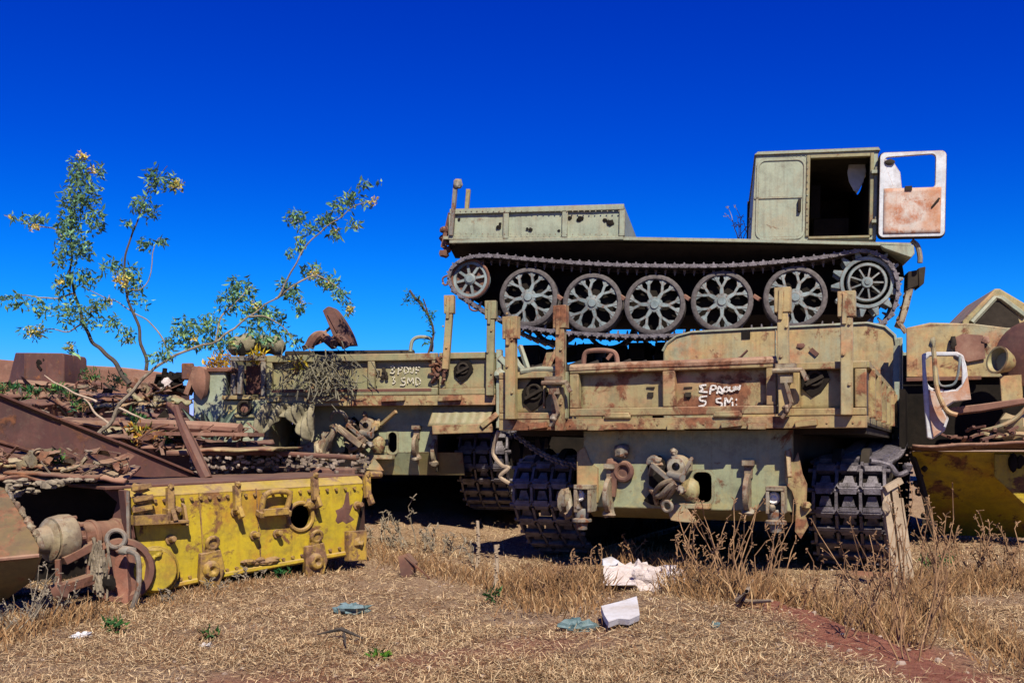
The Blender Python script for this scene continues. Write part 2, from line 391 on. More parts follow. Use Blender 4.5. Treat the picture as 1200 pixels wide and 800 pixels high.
straw = t.mix(t.ramp(t.noise(110, 4, .7), .52, .68, 0, .7), straw, (.08, .05, .03))
redc = t.mix(t.ramp(t.noise(26, 8, .75), .35, .65), (.20, .065, .04), (.32, .14, .09))
t.setv(t.b.inputs['Base Color'], t.mix(sp.outputs[0], straw, redc)); t.b.inputs['Roughness'].default_value = .95; t.b.inputs['Specular IOR Level'].default_value = .1
t.bump(t.noise(45, 9, .75), .9, .03); M['ground'] = t.m
rd = red(XX, YY)
me = np_mesh('ground', np.stack([XX, YY, ZZ], -1).reshape(-1, 3), quads, M['ground'], np.repeat(rd.reshape(-1, 1), 3, 1))
me.polygons.foreach_set('use_smooth', [True] * len(me.polygons))
o = bpy.data.objects.new('ground', me); COL.objects.link(o); o['kind'] = 'structure'; o['label'] = 'dry straw covered ground with strips of red soil'

# straw litter
def straw_stuff(n):
    Y = 1 / rng.uniform(1 / 10.5, 1 / 2.9, n); X = rng.uniform(-.62, .62, n) * Y
    dens = .52 + .7 * fbm(X, Y, 2.2, 11) + .5 * fbm(X, Y, 7, 12)
    keep = (rng.uniform(0, 1, n) > red(X, Y) * .93) & (rng.uniform(0, 1, n) < np.clip(dens, .10, 1))
    X, Y, dens = X[keep], Y[keep], dens[keep]; n = len(X); Z = gz(X, Y)
    L = rng.uniform(.012, .046, n) * (.75 + Y * .06); w = rng.uniform(.0009, .0019, n) * (.6 + Y * .12)
    th = rng.normal(.5, 1.1, n) + np.pi * rng.integers(0, 2, n); el = np.abs(rng.normal(0, .28, n)); up = rng.uniform(0, 1, n) < .06; el[up] = rng.uniform(.6, 1.3, up.sum())
    d = np.stack([np.cos(th) * np.cos(el), np.sin(th) * np.cos(el), np.sin(el)], -1)
    s = np.stack([-np.sin(th), np.cos(th), rng.uniform(-.6, .6, n)], -1); s /= np.linalg.norm(s, axis=1, keepdims=True)
    b = np.stack([X, Y, Z + rng.uniform(0, .014, n)], -1); tip = b + d * L[:, None]
    V = np.stack([b - s * w[:, None], b + s * w[:, None], tip + s * w[:, None] * .5, tip - s * w[:, None] * .5], 1).reshape(-1, 3)
    i = np.arange(n) * 4; F = np.stack([i, i + 1, i + 2, i + 3], -1)
    base = np.where(rng.uniform(0, 1, (n, 1)) < .44, np.array([[.40, .27, .20]]), np.array([[1., .95, .9]]))
    base = np.where(rng.uniform(0, 1, (n, 1)) < .12, np.array([[1.35, 1.4, 1.4]]), base) * rng.uniform(.5, 1.15, (n, 1))
    return np_mesh('straw_litter', V, F, M['straw'], np.repeat(base, 4, 0))
o = bpy.data.objects.new('straw_litter', straw_stuff(620000)); COL.objects.link(o); o['kind'] = 'stuff'; o['label'] = 'dry straw and dead grass littering the ground'
def pebbles(n):
    mb = MB()
    for k in range(n):
        Y = 1 / random.uniform(1 / 8.5, 1 / 3.6); X = random.uniform(-.56, .56) * Y; r = random.uniform(.004, .013) * (1.6 if random.random() < .04 else 1)
        mb.ball((X, Y, g1(X, Y) + r * .2), r, 6, (1, random.uniform(.6, 1.2), random.uniform(.4, .8)))
    return mb
solo('pebbles', pebbles(700), plain('pebble', (.16, .10, .07), (.42, .34, .27), 3, .9, .4), 'small stones scattered over the straw', None, kind='stuff')

# ------------------------------------------------------------------ track links (shared meshes)
def big_link(wd=.50, p=.165):
    m = MB(); h = wd / 2
    m.box(-h, h, -.04, .055, -.055, -.04)                                    # web, deep down
    m.tube([(-h - .035, .07, -.01), (h + .035, .07, -.01)], .017, 8)         # hinge bar with pin ends
    for u in (-.165, 0, .165): m.prism([(u - .055, .05, -.03), (u + .055, .05, -.03), (u + .06, .09, -.03), (u - .06, .09, -.03)], (0, 0, .058))
    for u in (-.238, -.082, .082, .238): m.beam((u, .06, -.012), (u * 1.02, -.07, -.012), .02, .06, (0, 0, 1))
    for u in (-.16, 0, .16):
        m.prism([(u - .026, .028, -.045), (u + .026, .028, -.045), (u + .046, -.045, -.045), (u - .046, -.045, -.045)], (0, 0, .036))
        m.prism([(u - .082, -.066, -.03), (u + .082, -.066, -.03), (u + .062, -.094, -.03), (u - .062, -.094, -.03)], (0, 0, .055))
        m.beam((u - .06, -.062, .022), (u + .06, -.062, .022), .03, .018)
    for u in (-.19, .19): m.box(u - .02, u + .02, -.05, .04, -.12, -.055)     # guide horns, inner side
    me = m.mesh('track_link', M['steel']); me.materials.append(M['black'])
    for p_ in me.polygons:
        if all(me.vertices[v_].co.z < -.039 for v_ in p_.vertices): p_.material_index = 1  # deep web faces coloured black to paint in the pocket shade
    return me
def small_link(wd=.42, p=.12):
    m = MB(); h = wd / 2
    m.box(-h, h, -.05, .05, -.014, .010)
    m.prism([(-h, -.022, .008), (-h, .022, .008), (-h, .006, .046), (-h, -.006, .046)], (wd, 0, 0))
    m.tube([(-h - .018, .058, -.002), (h + .018, .058, -.002)], .015, 7)
    for s in (-1, 1): m.box(s * (h - .012) - .014, s * (h - .012) + .014, -.055, .055, -.02, .024)
    m.prism([(-.02, -.02, -.012), (-.02, .02, -.012), (-.02, .006, -.085), (-.02, -.006, -.085)], (.04, 0, 0))
    return m.mesh('track_link', M['steel'])
LINK = big_link(); SLINK = small_link()

def wheel_mb(r=.38):
    """big spoked road wheel facing -y, centre at origin: returns tyre, rim, spider, dish"""
    ty = MB(); ty.lathe((0, .01, 0), (0, 1, 0), [(.0, r * .855), (0, r * .93), (.012, r * .985), (.03, r), (.11, r), (.125, r * .97), (.13, r * .85), (.0, r * .855)], 40)
    ty.lathe((0, .21, 0), (0, 1, 0), [(.0, r * .84), (0, r * .93), (.012, r * .985), (.11, r), (.125, r * .95), (.13, r * .85), (.0, r * .84)], 32)
    rim = MB(); rim.lathe((0, .022, 0), (0, 1, 0), [(0, r * .83), (0, r * .855), (.10, r * .855), (.10, r * .84), (.03, r * .825), (0, r * .83)], 40)
    sp = MB()
    for k in range(6):
        a = math.pi * 2 * k / 6 + .26
        def pt(rad, da, y=.03): return Vector((math.cos(a + da) * rad * r, y, math.sin(a + da) * rad * r))
        sp.beam(pt(.18, 0), pt(.52, 0, .04), .055, .05, (0, 1, 0), .036, .05)
        for s in (-1, 1): sp.beam(pt(.46, s * .03, .04), pt(.84, s * .25, .045), .030, .05, (0, 1, 0), .034, .04)
    for k in range(6):
        a = math.pi * 2 * k / 6 + .26
        for s in (-1, 1):
            for e in (-1, 1):
                sp.beam(Vector((math.cos(a + s * .18) * .68 * r, .042, math.sin(a + s * .18) * .68 * r)), Vector((math.cos(a + s * .25 + e * .13) * .85 * r, .05, math.sin(a + s * .25 + e * .13) * .85 * r)), .026, .04, (0, 1, 0), .034, .03)
    sp.lathe((0, -.012, 0), (0, 1, 0), [(0, .001), (0, .05), (.014, .058), (.02, .092), (.05, .105), (.09, .10), (.09, .001)], 18)
    for k in range(8):
        a = math.pi * 2 * k / 8; c = Vector((math.cos(a) * .08, .002, math.sin(a) * .08)); sp.cyl(c, c + Vector((0, .02, 0)), .009, 6)
    di = MB(); di.lathe((0, .12, 0), (0, 1, 0), [(0, .001), (.0, r * .5), (.04, r * .84)], 24); di.cyl((0, .12, 0), (0, .45, 0), .07, 12)
    return ty, rim, sp, di
_w = wheel_mb(); WM = [_w[0].mesh('tyre', M['rubber']), _w[1].mesh('rim', M['rubber']), _w[2].mesh('spider', M['wheel']), _w[3].mesh('dish', M['black'])]
def road_wheel(parent, loc, spin=0, ry=0):
    w = part('road_wheel', WM[0], None, parent); w.location = loc; w.rotation_euler = (0, spin, ry)
    for nme, m in zip(('rim', 'spider', 'dish'), WM[1:]): part(nme, m, None, w)
    return w

# chalk scrawl strokes, unit square 0..1 (x right, y up)
SCR = [[(.17, .97), (0, .93), (.09, .80), (-.01, .70), (.19, .67)],
       [(.26, .58), (.30, .92), (.40, .92), (.40, .80), (.30, .76)],
       [(.44, .60), (.50, .90), (.60, .62), (.47, .70)],
       [(.66, .88), (.61, .80), (.65, .68), (.72, .74), (.72, .86), (.66, .88)],
       [(.76, .90), (.77, .74), (.84, .72), (.87, .90), (.88, .72)],
       [(.90, .92), (.93, .76), (.97, .90), (1.0, .76), (1.03, .95)],
       [(.19, .50), (.02, .46), (.02, .32), (.15, .28), (.12, .12), (-.02, .08)],
       [(.58, .42), (.44, .38), (.44, .26), (.56, .20), (.54, .06), (.38, .02)],
       [(.64, .06), (.66, .42), (.74, .24), (.82, .42), (.84, .10)],
       [(.92, .36), (.95, .36)], [(.92, .14), (.95, .14)]]
SCR2 = [[(.02, .93), (.12, .97), (.16, .88), (.06, .82), (.17, .74), (.12, .64), (.0, .66)], [(.30, .58), (.33, .94), (.44, .92), (.42, .80), (.33, .77)], [(.52, .62), (.54, .92), (.66, .86), (.67, .70), (.53, .62)], [(.74, .92), (.75, .70), (.84, .68), (.87, .92)], [(.96, .62), (.97, .92), (1.1, .90)], [(.97, .78), (1.06, .78)],
        [(.08, .46), (.18, .46), (.12, .34), (.20, .22), (.07, .14)], [(.56, .42), (.42, .38), (.46, .26), (.56, .22), (.52, .08), (.38, .08)], [(.64, .08), (.67, .42), (.75, .24), (.84, .42), (.86, .10)], [(.95, .08), (.96, .42), (1.1, .34), (1.1, .16), (.95, .08)]]
def scrawl(fr, px0, px1, py0, py1, y, r, SCR=SCR, flake=.06):
    m = MB()
    for st in SCR:
        pts = [fr.q(px0 + (px1 - px0) * a, py1 + (py0 - py1) * b, y) for a, b in st]
        pts = catmull(pts, 4); w = [r * (.7 + .5 * random.random()) for _ in pts]
        for (p, q, ww) in zip(pts, pts[1:], w): m.beam(p, q + (q - p) * .25, ww * 2, .004, (0, 1, 0)) if (q - p).length > 1e-5 and random.random() > flake else None
    return m
def bent_panel(fr_a, fr_b, y, amp, nu=18, nv=8, seed=1):
    """thin dented sheet between two local corners on plane y"""
    def f(u, v):
        x = fr_a.x + (fr_b.x - fr_a.x) * u; z = fr_a.z + (fr_b.z - fr_a.z) * v
        k = min(1, 6 * u, 6 * (1 - u), 5 * v, 5 * (1 - v))
        return Vector((x, y + amp * k * (nz((x, z, 0), 3.2, seed) + .5 * nz((x, z, 0), 9, seed)), z))
    return MB().grid(f, nu, nv)
def box_frame(mb, x0, x1, z0, z1, y0, y1, w, wt=None, wb=None):
    wt = wt or w; wb = wb or w
    mb.box(x0, x1, y0, y1, z1 - wt, z1); mb.box(x0, x1, y0, y1, z0, z0 + wb)
    mb.box(x0, x0 + w, y0 + .002, y1, z0 + wb, z1 - wt); mb.box(x1 - w, x1, y0 + .002, y1, z0 + wb, z1 - wt)
def diamond_hatch(parent, fr, px, py, y, s=1.):
    c = fr.q(px, py, y); r = .095 * s
    m = MB(); m.prism([c + Vector((0, 0, r * 1.25)), c + Vector((-r * .95, 0, .2 * r)), c + Vector((-r * .9, 0, -r * .6)), c + Vector((-.2 * r, 0, -r * 1.25)), c + Vector((r * .5, 0, -r * .8)), c + Vector((r * 1.05, 0, 0)), c + Vector((r * .8, 0, r * .7))], (0, -.012, 0))
    h = part('hatch_cover', m, 'black', parent, .003)
    b = MB(); b.beam(c + Vector((-r * .6, -.03, -r * .35)), c + Vector((r * .6, -.03, r * .25)), .022, .03, (0, 1, 0)); b.torus(c + Vector((0, -.02, .1 * r)), (0, 1, 0), r * .5, .012, 14, 6)
    part('hatch_handle', b, 'dark', h)
def latch(parent, fr, px, py, y, s=1.):
    c = fr.q(px, py, y); m = MB()
    m.box(c.x - .055 * s, c.x + .05 * s, y - .05, y + .02, c.z + .01, c.z + .055 * s)
    m.cyl(c + Vector((-.07 * s, -.055, .02)), c + Vector((.09 * s, -.055, .02)), .017, 8)
    m.beam(c + Vector((.085 * s, -.055, .02)), c + Vector((.11 * s, -.05, -.04 * s)), .03, .03)
    m.box(c.x - .03 * s, c.x + .035 * s, y - .045, y, c.z - .05 * s, c.z - .012)
    m.beam(c + Vector((0, -.03, -.05 * s)), c + Vector((.03 * s, -.035, -.16 * s)), .03, .02)
    m.beam(c + Vector((.03 * s, -.035, -.16 * s)), c + Vector((-.02 * s, -.03, -.24 * s)), .035, .02)
    m.ball(c + Vector((.0, -.04, -.19 * s)), .028, 8)
    part('latch', m, 'junk', parent, .003)
def stake_post(parent, x, y, z0, z1, w_=.085, mat='sandrust', lean=0):
    w = w_ * .85; m = MB(); m.beam((x, y, z0), (x + lean, y, z1 - .17), w, .06, (0, 1, 0))
    m.beam((x + lean, y, z1 - .17), (x + lean, y, z1), w * 1.5, .075, (0, 1, 0))
    m.beam((x + lean - w * .2, y - .03, z1 - .22), (x + lean - w * .1, y - .032, z1 - .02), .03, .03)
    for k in range(4): m.cyl((x + w * .25 * (-1) ** k, y - .028, z0 + .2 + k * .2), (x + w * .25 * (-1) ** k, y - .042, z0 + .2 + k * .2), .011, 6)
    part('stake_post', m, mat, parent, .004)
def rivets(mb, p, q, n, y=-.006, r=.008):
    for k in range(n):
        c = Vector(p).lerp(Vector(q), (k + .5) / n); mb.cyl(c, c + Vector((0, y, 0)), r, 6)

def tow_cluster(parent, fr, f, y):
    """rear tow hook: f maps reference sight lines, y = plane of the hull plate"""
    def q(px, py, dy=0.): a = f(px, py); return fr.q(a[0], a[1], y - dy)
    hook = MB()
    hook.tube(catmull([q(770, 590, .02), q(768, 577, .10), q(776, 567, .17), q(789, 562, .19)], 4), .020, 9)
    hook.tube(catmull([q(762, 572, .02), q(773, 581, .12), q(783, 572, .18), q(792, 564, .19)], 4), .024, 9)
    hook.tube(catmull([q(776, 590, .05), q(786, 577, .15), q(793, 566, .2)], 4), .022, 8)
    b = part('tow_hook', hook, 'junk', parent)
    bd = MB(); bd.lathe(q(798, 546, .0), (0, -1, 0), [(0, .085), (.10, .085), (.12, .07), (.15, .065), (.155, .03)], 16)
    bd.ball(q(789.6, 529, .12), .026, 10); bd.beam(q(790, 533, .11), q(796, 545, .11), .04, .04)
    bd.box(q(785, 553, 0).x, q(812, 535, 0).x, y - .06, y, q(790, 551, 0).z, q(790, 537, 0).z)
    part('hook_housing', bd, 'junk', b, .006)
    lo = MB(); lo.ball(q(809, 574, .07), .075, 12, (.9, .8, 1.15), .3); lo.cyl(q(800, 572, .12), q(812, 580, .05), .05, 12)
    part('hook_body', lo, 'sand', b)
    bar = MB(); bar.beam(q(764, 544, .14), q(802, 577, .2), .032, .03); bar.beam(q(811, 536, .10), q(800, 556, .18), .018, .018)
    bar.cyl(q(784, 556, .15), q(800, 560, .22), .032, 10); bar.ball(q(798, 573, .22), .03, 8)
    part('latch_bar', bar, 'grey', b, .003)
    cap = MB(); cap.ball(q(766.7, 540, .07), .05, 10, (1.2, .8, .8)); cap.beam(q(770, 543, .1), q(766, 556, .05), .09, .03)
    part('cap', cap, 'grey', b)
    rg = MB(); rg.torus(q(782, 593, .16), (.2, 1, .1), .037, .013, 18, 8); part('tow_ring', rg, 'grey', b)
    tr = MB(); tr.prism([q(792, 590, .05), q(804, 589, .05), q(810, 600, .05), q(818, 612, .05), q(800, 611, .05), q(788, 609, .05), q(785, 600, .05)], (0, -.05, 0))
    tr.box(q(806, 596, 0).x, q(834, 588, 0).x, y - .10, y, q(810, 595, 0).z, q(810, 589, 0).z)
    part('step_plate', tr, 'tan', b, .004)
    dk = MB(); dk.ball(q(774, 556, .03), .10, 10, (1, .5, 1.3)); dk.ball(q(770, 583, .02), .07, 8, (1.3, .4, .8)); part('hook_socket', dk, 'black', b)
def blade(parent, fr, px, py0, py1, y, out=.17, mat='sand'):
    a = fr.q(px, py0, y); b = fr.q(px, py1, y); zc = b.z + (a.z - b.z) * .38; r = (a.z - b.z) * .36
    m = MB(); pts = []
    for k in range(13):
        t = R(-90 + 180 * k / 12); pts.append(Vector((a.x, y - max(.015, math.cos(t) * out), zc + math.sin(t) * r)))
    m.prism([Vector((a.x, y + .01, zc - r))] + pts + [Vector((a.x, y + .01, zc + r))], (.035, 0, 0))
    m.box(a.x - .022, a.x + .058, y - .07, y, a.z - .05, a.z - .012); m.box(a.x - .01, a.x + .045, y - .04, y, a.z - .14, a.z - .04)
    m.ball((a.x + .02, y - .06, b.z + .02), .04, 8, (1.3, 1, .8))
    part('bracket', m, 'junk', parent, .004)

# ------------------------------------------------------------------ tracked carrier with its tail to us (front one)
F2 = Frame((1.1235, 7.13, 0), R(-23.43))
T2 = thing('tracked_carrier', 'rusty sand coloured tracked carrier showing its tailgate, another carrier stacked on its cab', 'military vehicle', F2.loc, F2.rot)
HW = 1.335
# bed
m = MB(); m.box(-HW, HW, .0, .09, 1.066, 1.148); rivets(m, (-HW, 0, 1.10), (HW, 0, 1.10), 16)
for x in (-.55, .05, .62): m.box(x - .06, x + .06, -.02, .05, 1.06, 1.10)
for x in (-1.0, .45, .95): m.beam((x - .07, -.012, 1.09), (x + .07, -.014, 1.105), .05, .04)
part('rear_sill', m, 'sandrust', T2, .006)
m = MB(); m.box(-HW, HW, .09, 4.4, 1.085, 1.125); part('bed_floor', m, 'dark', T2)
tg = part('tailgate', bent_panel(Vector((-.70, 0, 1.2)), Vector((.70, 0, 1.50)), .075, .018, 30, 8, 3), 'sandrust', T2, solid=.012)
m = MB(); box_frame(m, -.755, .755, 1.165, 1.535, -.012, .06, .072, .052, .06); m.box(-.045, .045, -.013, .06, 1.225, 1.483)
rl_ = MB(); rl_.tube([(-.75, .012, 1.522), (-.3, .014, 1.528), (.2, .01, 1.526), (.75, .012, 1.53)], .034, 9); part('top_rail', rl_, 'rustrail', tg)
for x in (-.38, .42): m.box(x - .09, x + .09, -.018, .03, 1.15, 1.19); m.cyl((x - .1, .0, 1.16), (x + .1, .0, 1.16), .022, 8)
part('gate_frame', m, 'sandrust', tg, .008)
for px in (763, 807):
    m = MB(); c = F2.q(px, 463, .07)
    for s, d in ((1, .0), (-1, .0)): m.beam(c + Vector((s * .035, 0, .025)), c + Vector((0, -.005, -.03)), .016, .012, (0, 1, 0))
    m.box(c.x - .02, c.x + .02, .045, .07, c.z - .012, c.z + .02); m.box(c.x - .03, c.x + .03, .05, .07, c.z + .05, c.z + .06)
    part('emblem', m, 'dark', tg)
part('painted_mark', scrawl(F2, 820, 866, 450, 478, .054, .0062), 'chalk', tg, label='white hand painted letters')
for s in (-1, 1):
    x0, x1 = (-1.335, -.83) if s < 0 else (.83, 1.335)
    m = MB(); box_frame(m, x0, x1, 1.149, 1.51, -.005, .06, .075, .05, .05)
    if s < 0: m.box(-.97, -.955, -.004, .03, 1.23, 1.40); m.box(-1.25, -1.235, -.004, .03, 1.2, 1.46)
    sp_ = part('side_panel', bent_panel(Vector((x0 + .05, 0, 1.18)), Vector((x1 - .05, 0, 1.48)), .075, .012, 10, 6, 5 + s), 'sand', T2, solid=.012)
    part('panel_frame', m, 'sandrust', sp_, .007)
diamond_hatch(T2, F2, 627, 461, .055, 1.15); diamond_hatch(T2, F2, 955, 445, .055, 1.0)
stake_post(T2, -1.215, -.035, 1.15, 1.93, .095, 'sand'); stake_post(T2, -.815, -.04, 1.06, 1.99, .08, 'sandrust', .005)
stake_post(T2, .812, -.04, 1.15, 2.02, .085, 'tan', -.01); stake_post(T2, 1.215, -.035, 1.15, 1.97, .09, 'tan')
m = MB(); m.box(-.80, -.765, -.03, .03, 1.15, 1.50); part('gate_jamb', m, 'hull', T2, .004)
m = MB(); m.box(.765, .80, -.03, .03, 1.15, 1.52); part('gate_jamb', m, 'hull', T2, .004)
latch(T2, F2, 651, 452, -.06, 1.25); latch(T2, F2, 922, 438, -.06, 1.25)
m = MB(); pts = [(-1.15, 0, 1.515), (-1.0, .02, 1.53), (-.85, 0, 1.52)]; m.tube(pts, .022, 8); m.beam((-1.1, .03, 1.52), (-1.2, .1, 1.72), .03); part('brace', m, 'green', T2)
# bed sides with ribs
for s in (-1, 1):
    m = MB(); x = s * HW; xi = x - s * .03
    m.box(min(x, xi), max(x, xi), .09, 4.3, 1.10, 1.15); m.box(min(x, xi) - .01, max(x, xi) + .015, .06, 4.3, 1.47, 1.515)
    m.box(min(x - s * .02, xi), max(x - s * .02, xi), .09, 4.3, 1.15, 1.47)
    sd_ = part('side_board', m, 'sand', T2, .004)
    for k in range(6):
        y = .35 + k * .72; r = MB(); r.beam((x + s * .015, y, 1.14), (x + s * .015, y, 1.48), .07, .05, (1, 0, 0), .05, .04); part('rib', r, 'sandrust', sd_, .004)
# hull plate, hole at the right of the hook
YH = .20
a0 = F2.q(684, 503, YH); a1 = F2.q(929, 500, YH); zl = .485; h0 = F2.q(812, 588, YH); h1 = F2.q(834, 553, YH)
m = MB(); zt = 1.06
xs0, xs1 = a0.x, a1.x
for (xa, xb, za, zb) in ((xs0, h0.x, zl, zt), (h1.x, xs1, zl, zt), (h0.x, h1.x, zl, h0.z), (h0.x, h1.x, h1.z, zt)): m.box(xa, xb, YH, YH + .03, za, zb)
hp = part('hull_plate', m, 'hull', T2)
m = MB(); m.ring(rrect(h0.x - .02, h1.x + .02, h0.z - .02, h1.z + .02, .05, 5, YH - .004), rrect(h0.x, h1.x, h0.z, h1.z, .045, 5, YH - .004), (0, .03, 0)); part('hole_rim', m, 'hull', hp)
m = MB(); m.prism([(xs0, YH + .004, zl), (xs0, YH + .4, .39), (xs0, 5.8, .39), (xs0, 6.2, .62), (xs0, 6.2, 1.05), (xs0, 5.8, 1.05), (xs0, 5.8, .46), (xs0, .4, .46), (xs0, YH + .03, .52)], (xs1 - xs0, 0, 0))
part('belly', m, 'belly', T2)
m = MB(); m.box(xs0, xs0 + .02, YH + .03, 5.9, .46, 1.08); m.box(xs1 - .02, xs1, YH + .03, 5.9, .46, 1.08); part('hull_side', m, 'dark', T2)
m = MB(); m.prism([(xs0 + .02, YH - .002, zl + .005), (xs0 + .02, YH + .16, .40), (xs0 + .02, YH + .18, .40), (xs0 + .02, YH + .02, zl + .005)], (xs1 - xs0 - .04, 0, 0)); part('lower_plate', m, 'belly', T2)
tow_cluster(T2, F2, lambda a, b: (a, b), YH)
blade(T2, F2, 714, 541, 604, YH, .17, 'tan'); blade(T2, F2, 875, 537, 602, YH, .17, 'sand')
m = MB(); c = F2.q(731, 528, YH); m.ball(c + Vector((0, -.05, 0)), .055, 12, (1, .9, 1)); m.cyl(c, c + Vector((0, -.05, 0)), .035, 10); part('knob', m, 'grey', T2)
m = MB(); c = F2.q(732, 552, YH); m.torus(c + Vector((0, -.03, 0)), (0, 1, 0), .062, .022, 20, 8); m.lathe(c, (0, -1, 0), [(0, .06), (.02, .06), (.022, .001)], 14); part('port_ring', m, 'rust', T2)
m = MB(); c = F2.q(722, 547, YH); m.ball(c + Vector((-.02, -.03, .01)), .05, 8, (1.2, .6, 1)); m.beam(c + Vector((0, -.03, -.02)), c + Vector((-.02, -.03, -.22)), .05, .03, (0, 1, 0)); part('hinge_arm', m, 'rust', T2)
for (pa, pb, pc, pd, lens) in ((672, 568, 692, 600, (681, 580)), (897, 570, 919, 602, (908, 583))):
    m = MB(); F2.bx(m, pa, pb, pc, pb + 5, YH - .16, YH + .1); F2.bx(m, pa, pb + 5, pa + 4, pd, YH - .155, YH + .1); F2.bx(m, pc - 4, pb + 5, pc, pd, YH - .155, YH + .1); F2.bx(m, pa + 4, pb + 5, pc - 4, pd, YH - .05, YH)
    b = part('tail_lamp', m, 'junk', T2, .004)
    m = MB(); c = F2.q(lens[0], lens[1], YH - .05); m.lathe(c, (0, -1, 0), [(0, .045), (.05, .045), (.06, .035), (.05, .022), (.055, .001)], 14); part('lamp_lens', m, 'glass', b)
    m = MB(); c = F2.q(lens[0] + 1, pd + 3, YH - .08); m.lathe(c + Vector((0, 0, .05)), (0, 0, -1), [(0, .05), (.02, .06), (.07, .05), (.08, .075), (.10, .075), (.11, .045), (.16, .04), (.16, .001)], 12)
    m.ball(c + Vector((-.02, -.05, .06)), .026, 8); part('lamp_socket', m, 'grey', b)
m = MB(); c = F2.q(684, 545, YH); m.prism([c + Vector(v) for v in ((-.05, 0, .1), (.01, 0, .14), (.06, 0, .02), (.12, 0, -.02), (.12, 0, -.28), (-.05, 0, -.28))], (0, -.012, 0)); part('torn_flange', m, 'sand', T2)
m = MB(); c = F2.q(936, 575, YH); rag = [(-.09, .26), (-.05, .30), (-.03, .2), (.0, .27), (.03, .12), (.06, .05), (.055, -.08), (.09, -.13), (.05, -.17), (.07, -.24), (.02, -.33), (-.02, -.28), (-.01, -.1), (-.04, .0), (-.09, .06)]
m.prism([c + Vector((x, -.02, z)) for x, z in rag], (0, -.025, 0)); m.ball(c + Vector((.06, -.06, -.1)), .03, 8); m.beam(c + Vector((-.07, -.05, .28)), c + Vector((-.05, -.1, .1)), .03); part('torn_bracket', m, 'sandrust', T2)
m = MB(); m.box(-HW + .02, HW - .02, .3, 4.3, 1.03, 1.08); part('subframe', m, 'dark', T2)
# cab far end
CY = 4.75
c0 = F2.q(783, 400, CY); c1 = F2.q(1062, 385, CY); zt = 2.31
m = MB(); xl, xr = -1.30, 1.33
prof = [(xl, .95), (xl, 2.10), (xl + .05, 2.19), (xl + .17, 2.27), (xl + .35, zt), (xr - .3, zt + .01), (xr - .12, 2.27), (xr - .02, 2.17), (xr, 2.05), (xr, .95)]
m.prism([(x, CY, z) for x, z in prof], (0, 1.4, 0)); cb = part('cab', m, 'tan', T2, .02)
m = MB(); m.tube([(x, CY - .005, z) for x, z in prof[1:-1]], .018, 6); m.tube([(.03, CY - .006, 1.2), (.03, CY - .006, 2.3)], .008, 5); part('cab_trim', m, 'green', cb)
m = MB(); F2.bx(m, 869, 388, 879, 397, CY - .012, CY); part('vent_hole', m, 'black', cb)
m = MB(); m.tube([F2.q(858, 427, CY - .006), F2.q(864, 420, CY - .008), F2.q(868, 418, CY - .008), F2.q(876, 410, CY - .006)], .012, 6); part('grab_rail', m, 'rust', cb)
m = MB(); m.beam(F2.q(950, 409, CY - .01), F2.q(958, 416, CY - .01), .05, .02, (0, 1, 0)); m.ball(F2.q(938, 406, CY), .05, 8, (1, .3, .7)); part('lug', m, 'rust', cb)
m = MB(); m.box(xr + .002, xr + .03, CY + .25, CY + 1.25, 1.2, 2.1); m.beam((xr + .03, CY + .05, 1.0), (xr + .03, CY + .05, 2.15), .06, .04); m.beam((xr + .03, CY + 1.35, 1.0), (xr + .03, CY + 1.35, 2.1), .06, .04); part('cab_door', m, 'green', cb, .008)
m = MB(); m.box(-1.33, 1.33, 4.4, 6.3, .98, 1.09); part('fender_deck', m, 'dark', T2)
m = MB(); m.beam((1.33, 4.35, 1.02), (1.35, 4.35, 2.02), .07, .05); m.beam((1.33, 4.55, 1.02), (1.35, 4.55, 2.1), .05, .05); m.beam((1.36, 4.1, 1.05), (1.36, 4.1, 1.62), .05, .04); part('stanchion', m, 'green', T2)
# running gear of both sides
TP = [(0, 3.0, .90), (0, 1.8, .86), (0, .95, .85), (0, .64, .82), (0, .51, .71), (0, .49, .55), (0, .54, .42), (0, .72, .24), (0, .95, .09), (0, 1.3, .03), (0, 2.2, .03), (0, 3.2, .03), (0, 4.6, .03), (0, 5.3, .15), (0, 5.95, .5), (0, 6.0, .8), (0, 5.6, .98), (0, 4.4, 1.0)]
def idler(parent, x, y, z, r=.27):
    m = MB()
    for dx in (-.13, .07): m.lathe((x + dx, y, z), (1, 0, 0), [(0, r * .3), (.0, r), (.06, r), (.06, r * .3)], 24)
    m.cyl((x - .2, y, z), (x + .2, y, z), .07, 12); part('idler_wheel', m, 'dark', parent)
for s in (-1, 1):
    link_track(TP[::-1], (1, 0, 0), LINK, T2, True, .168, s * 1.18)
    idler(T2, s * 1.18, .86, .66)
    for k in range(5):
        m = MB()
        for dx in (-.16, .06): m.lathe((s * 1.18 + dx, 1.5 + k * .83, .43), (1, 0, 0), [(0, .1), (.0, .30), (.0, .37), (.10, .37), (.1, .1)], 20)
        part('road_wheel', m, 'dark', T2)
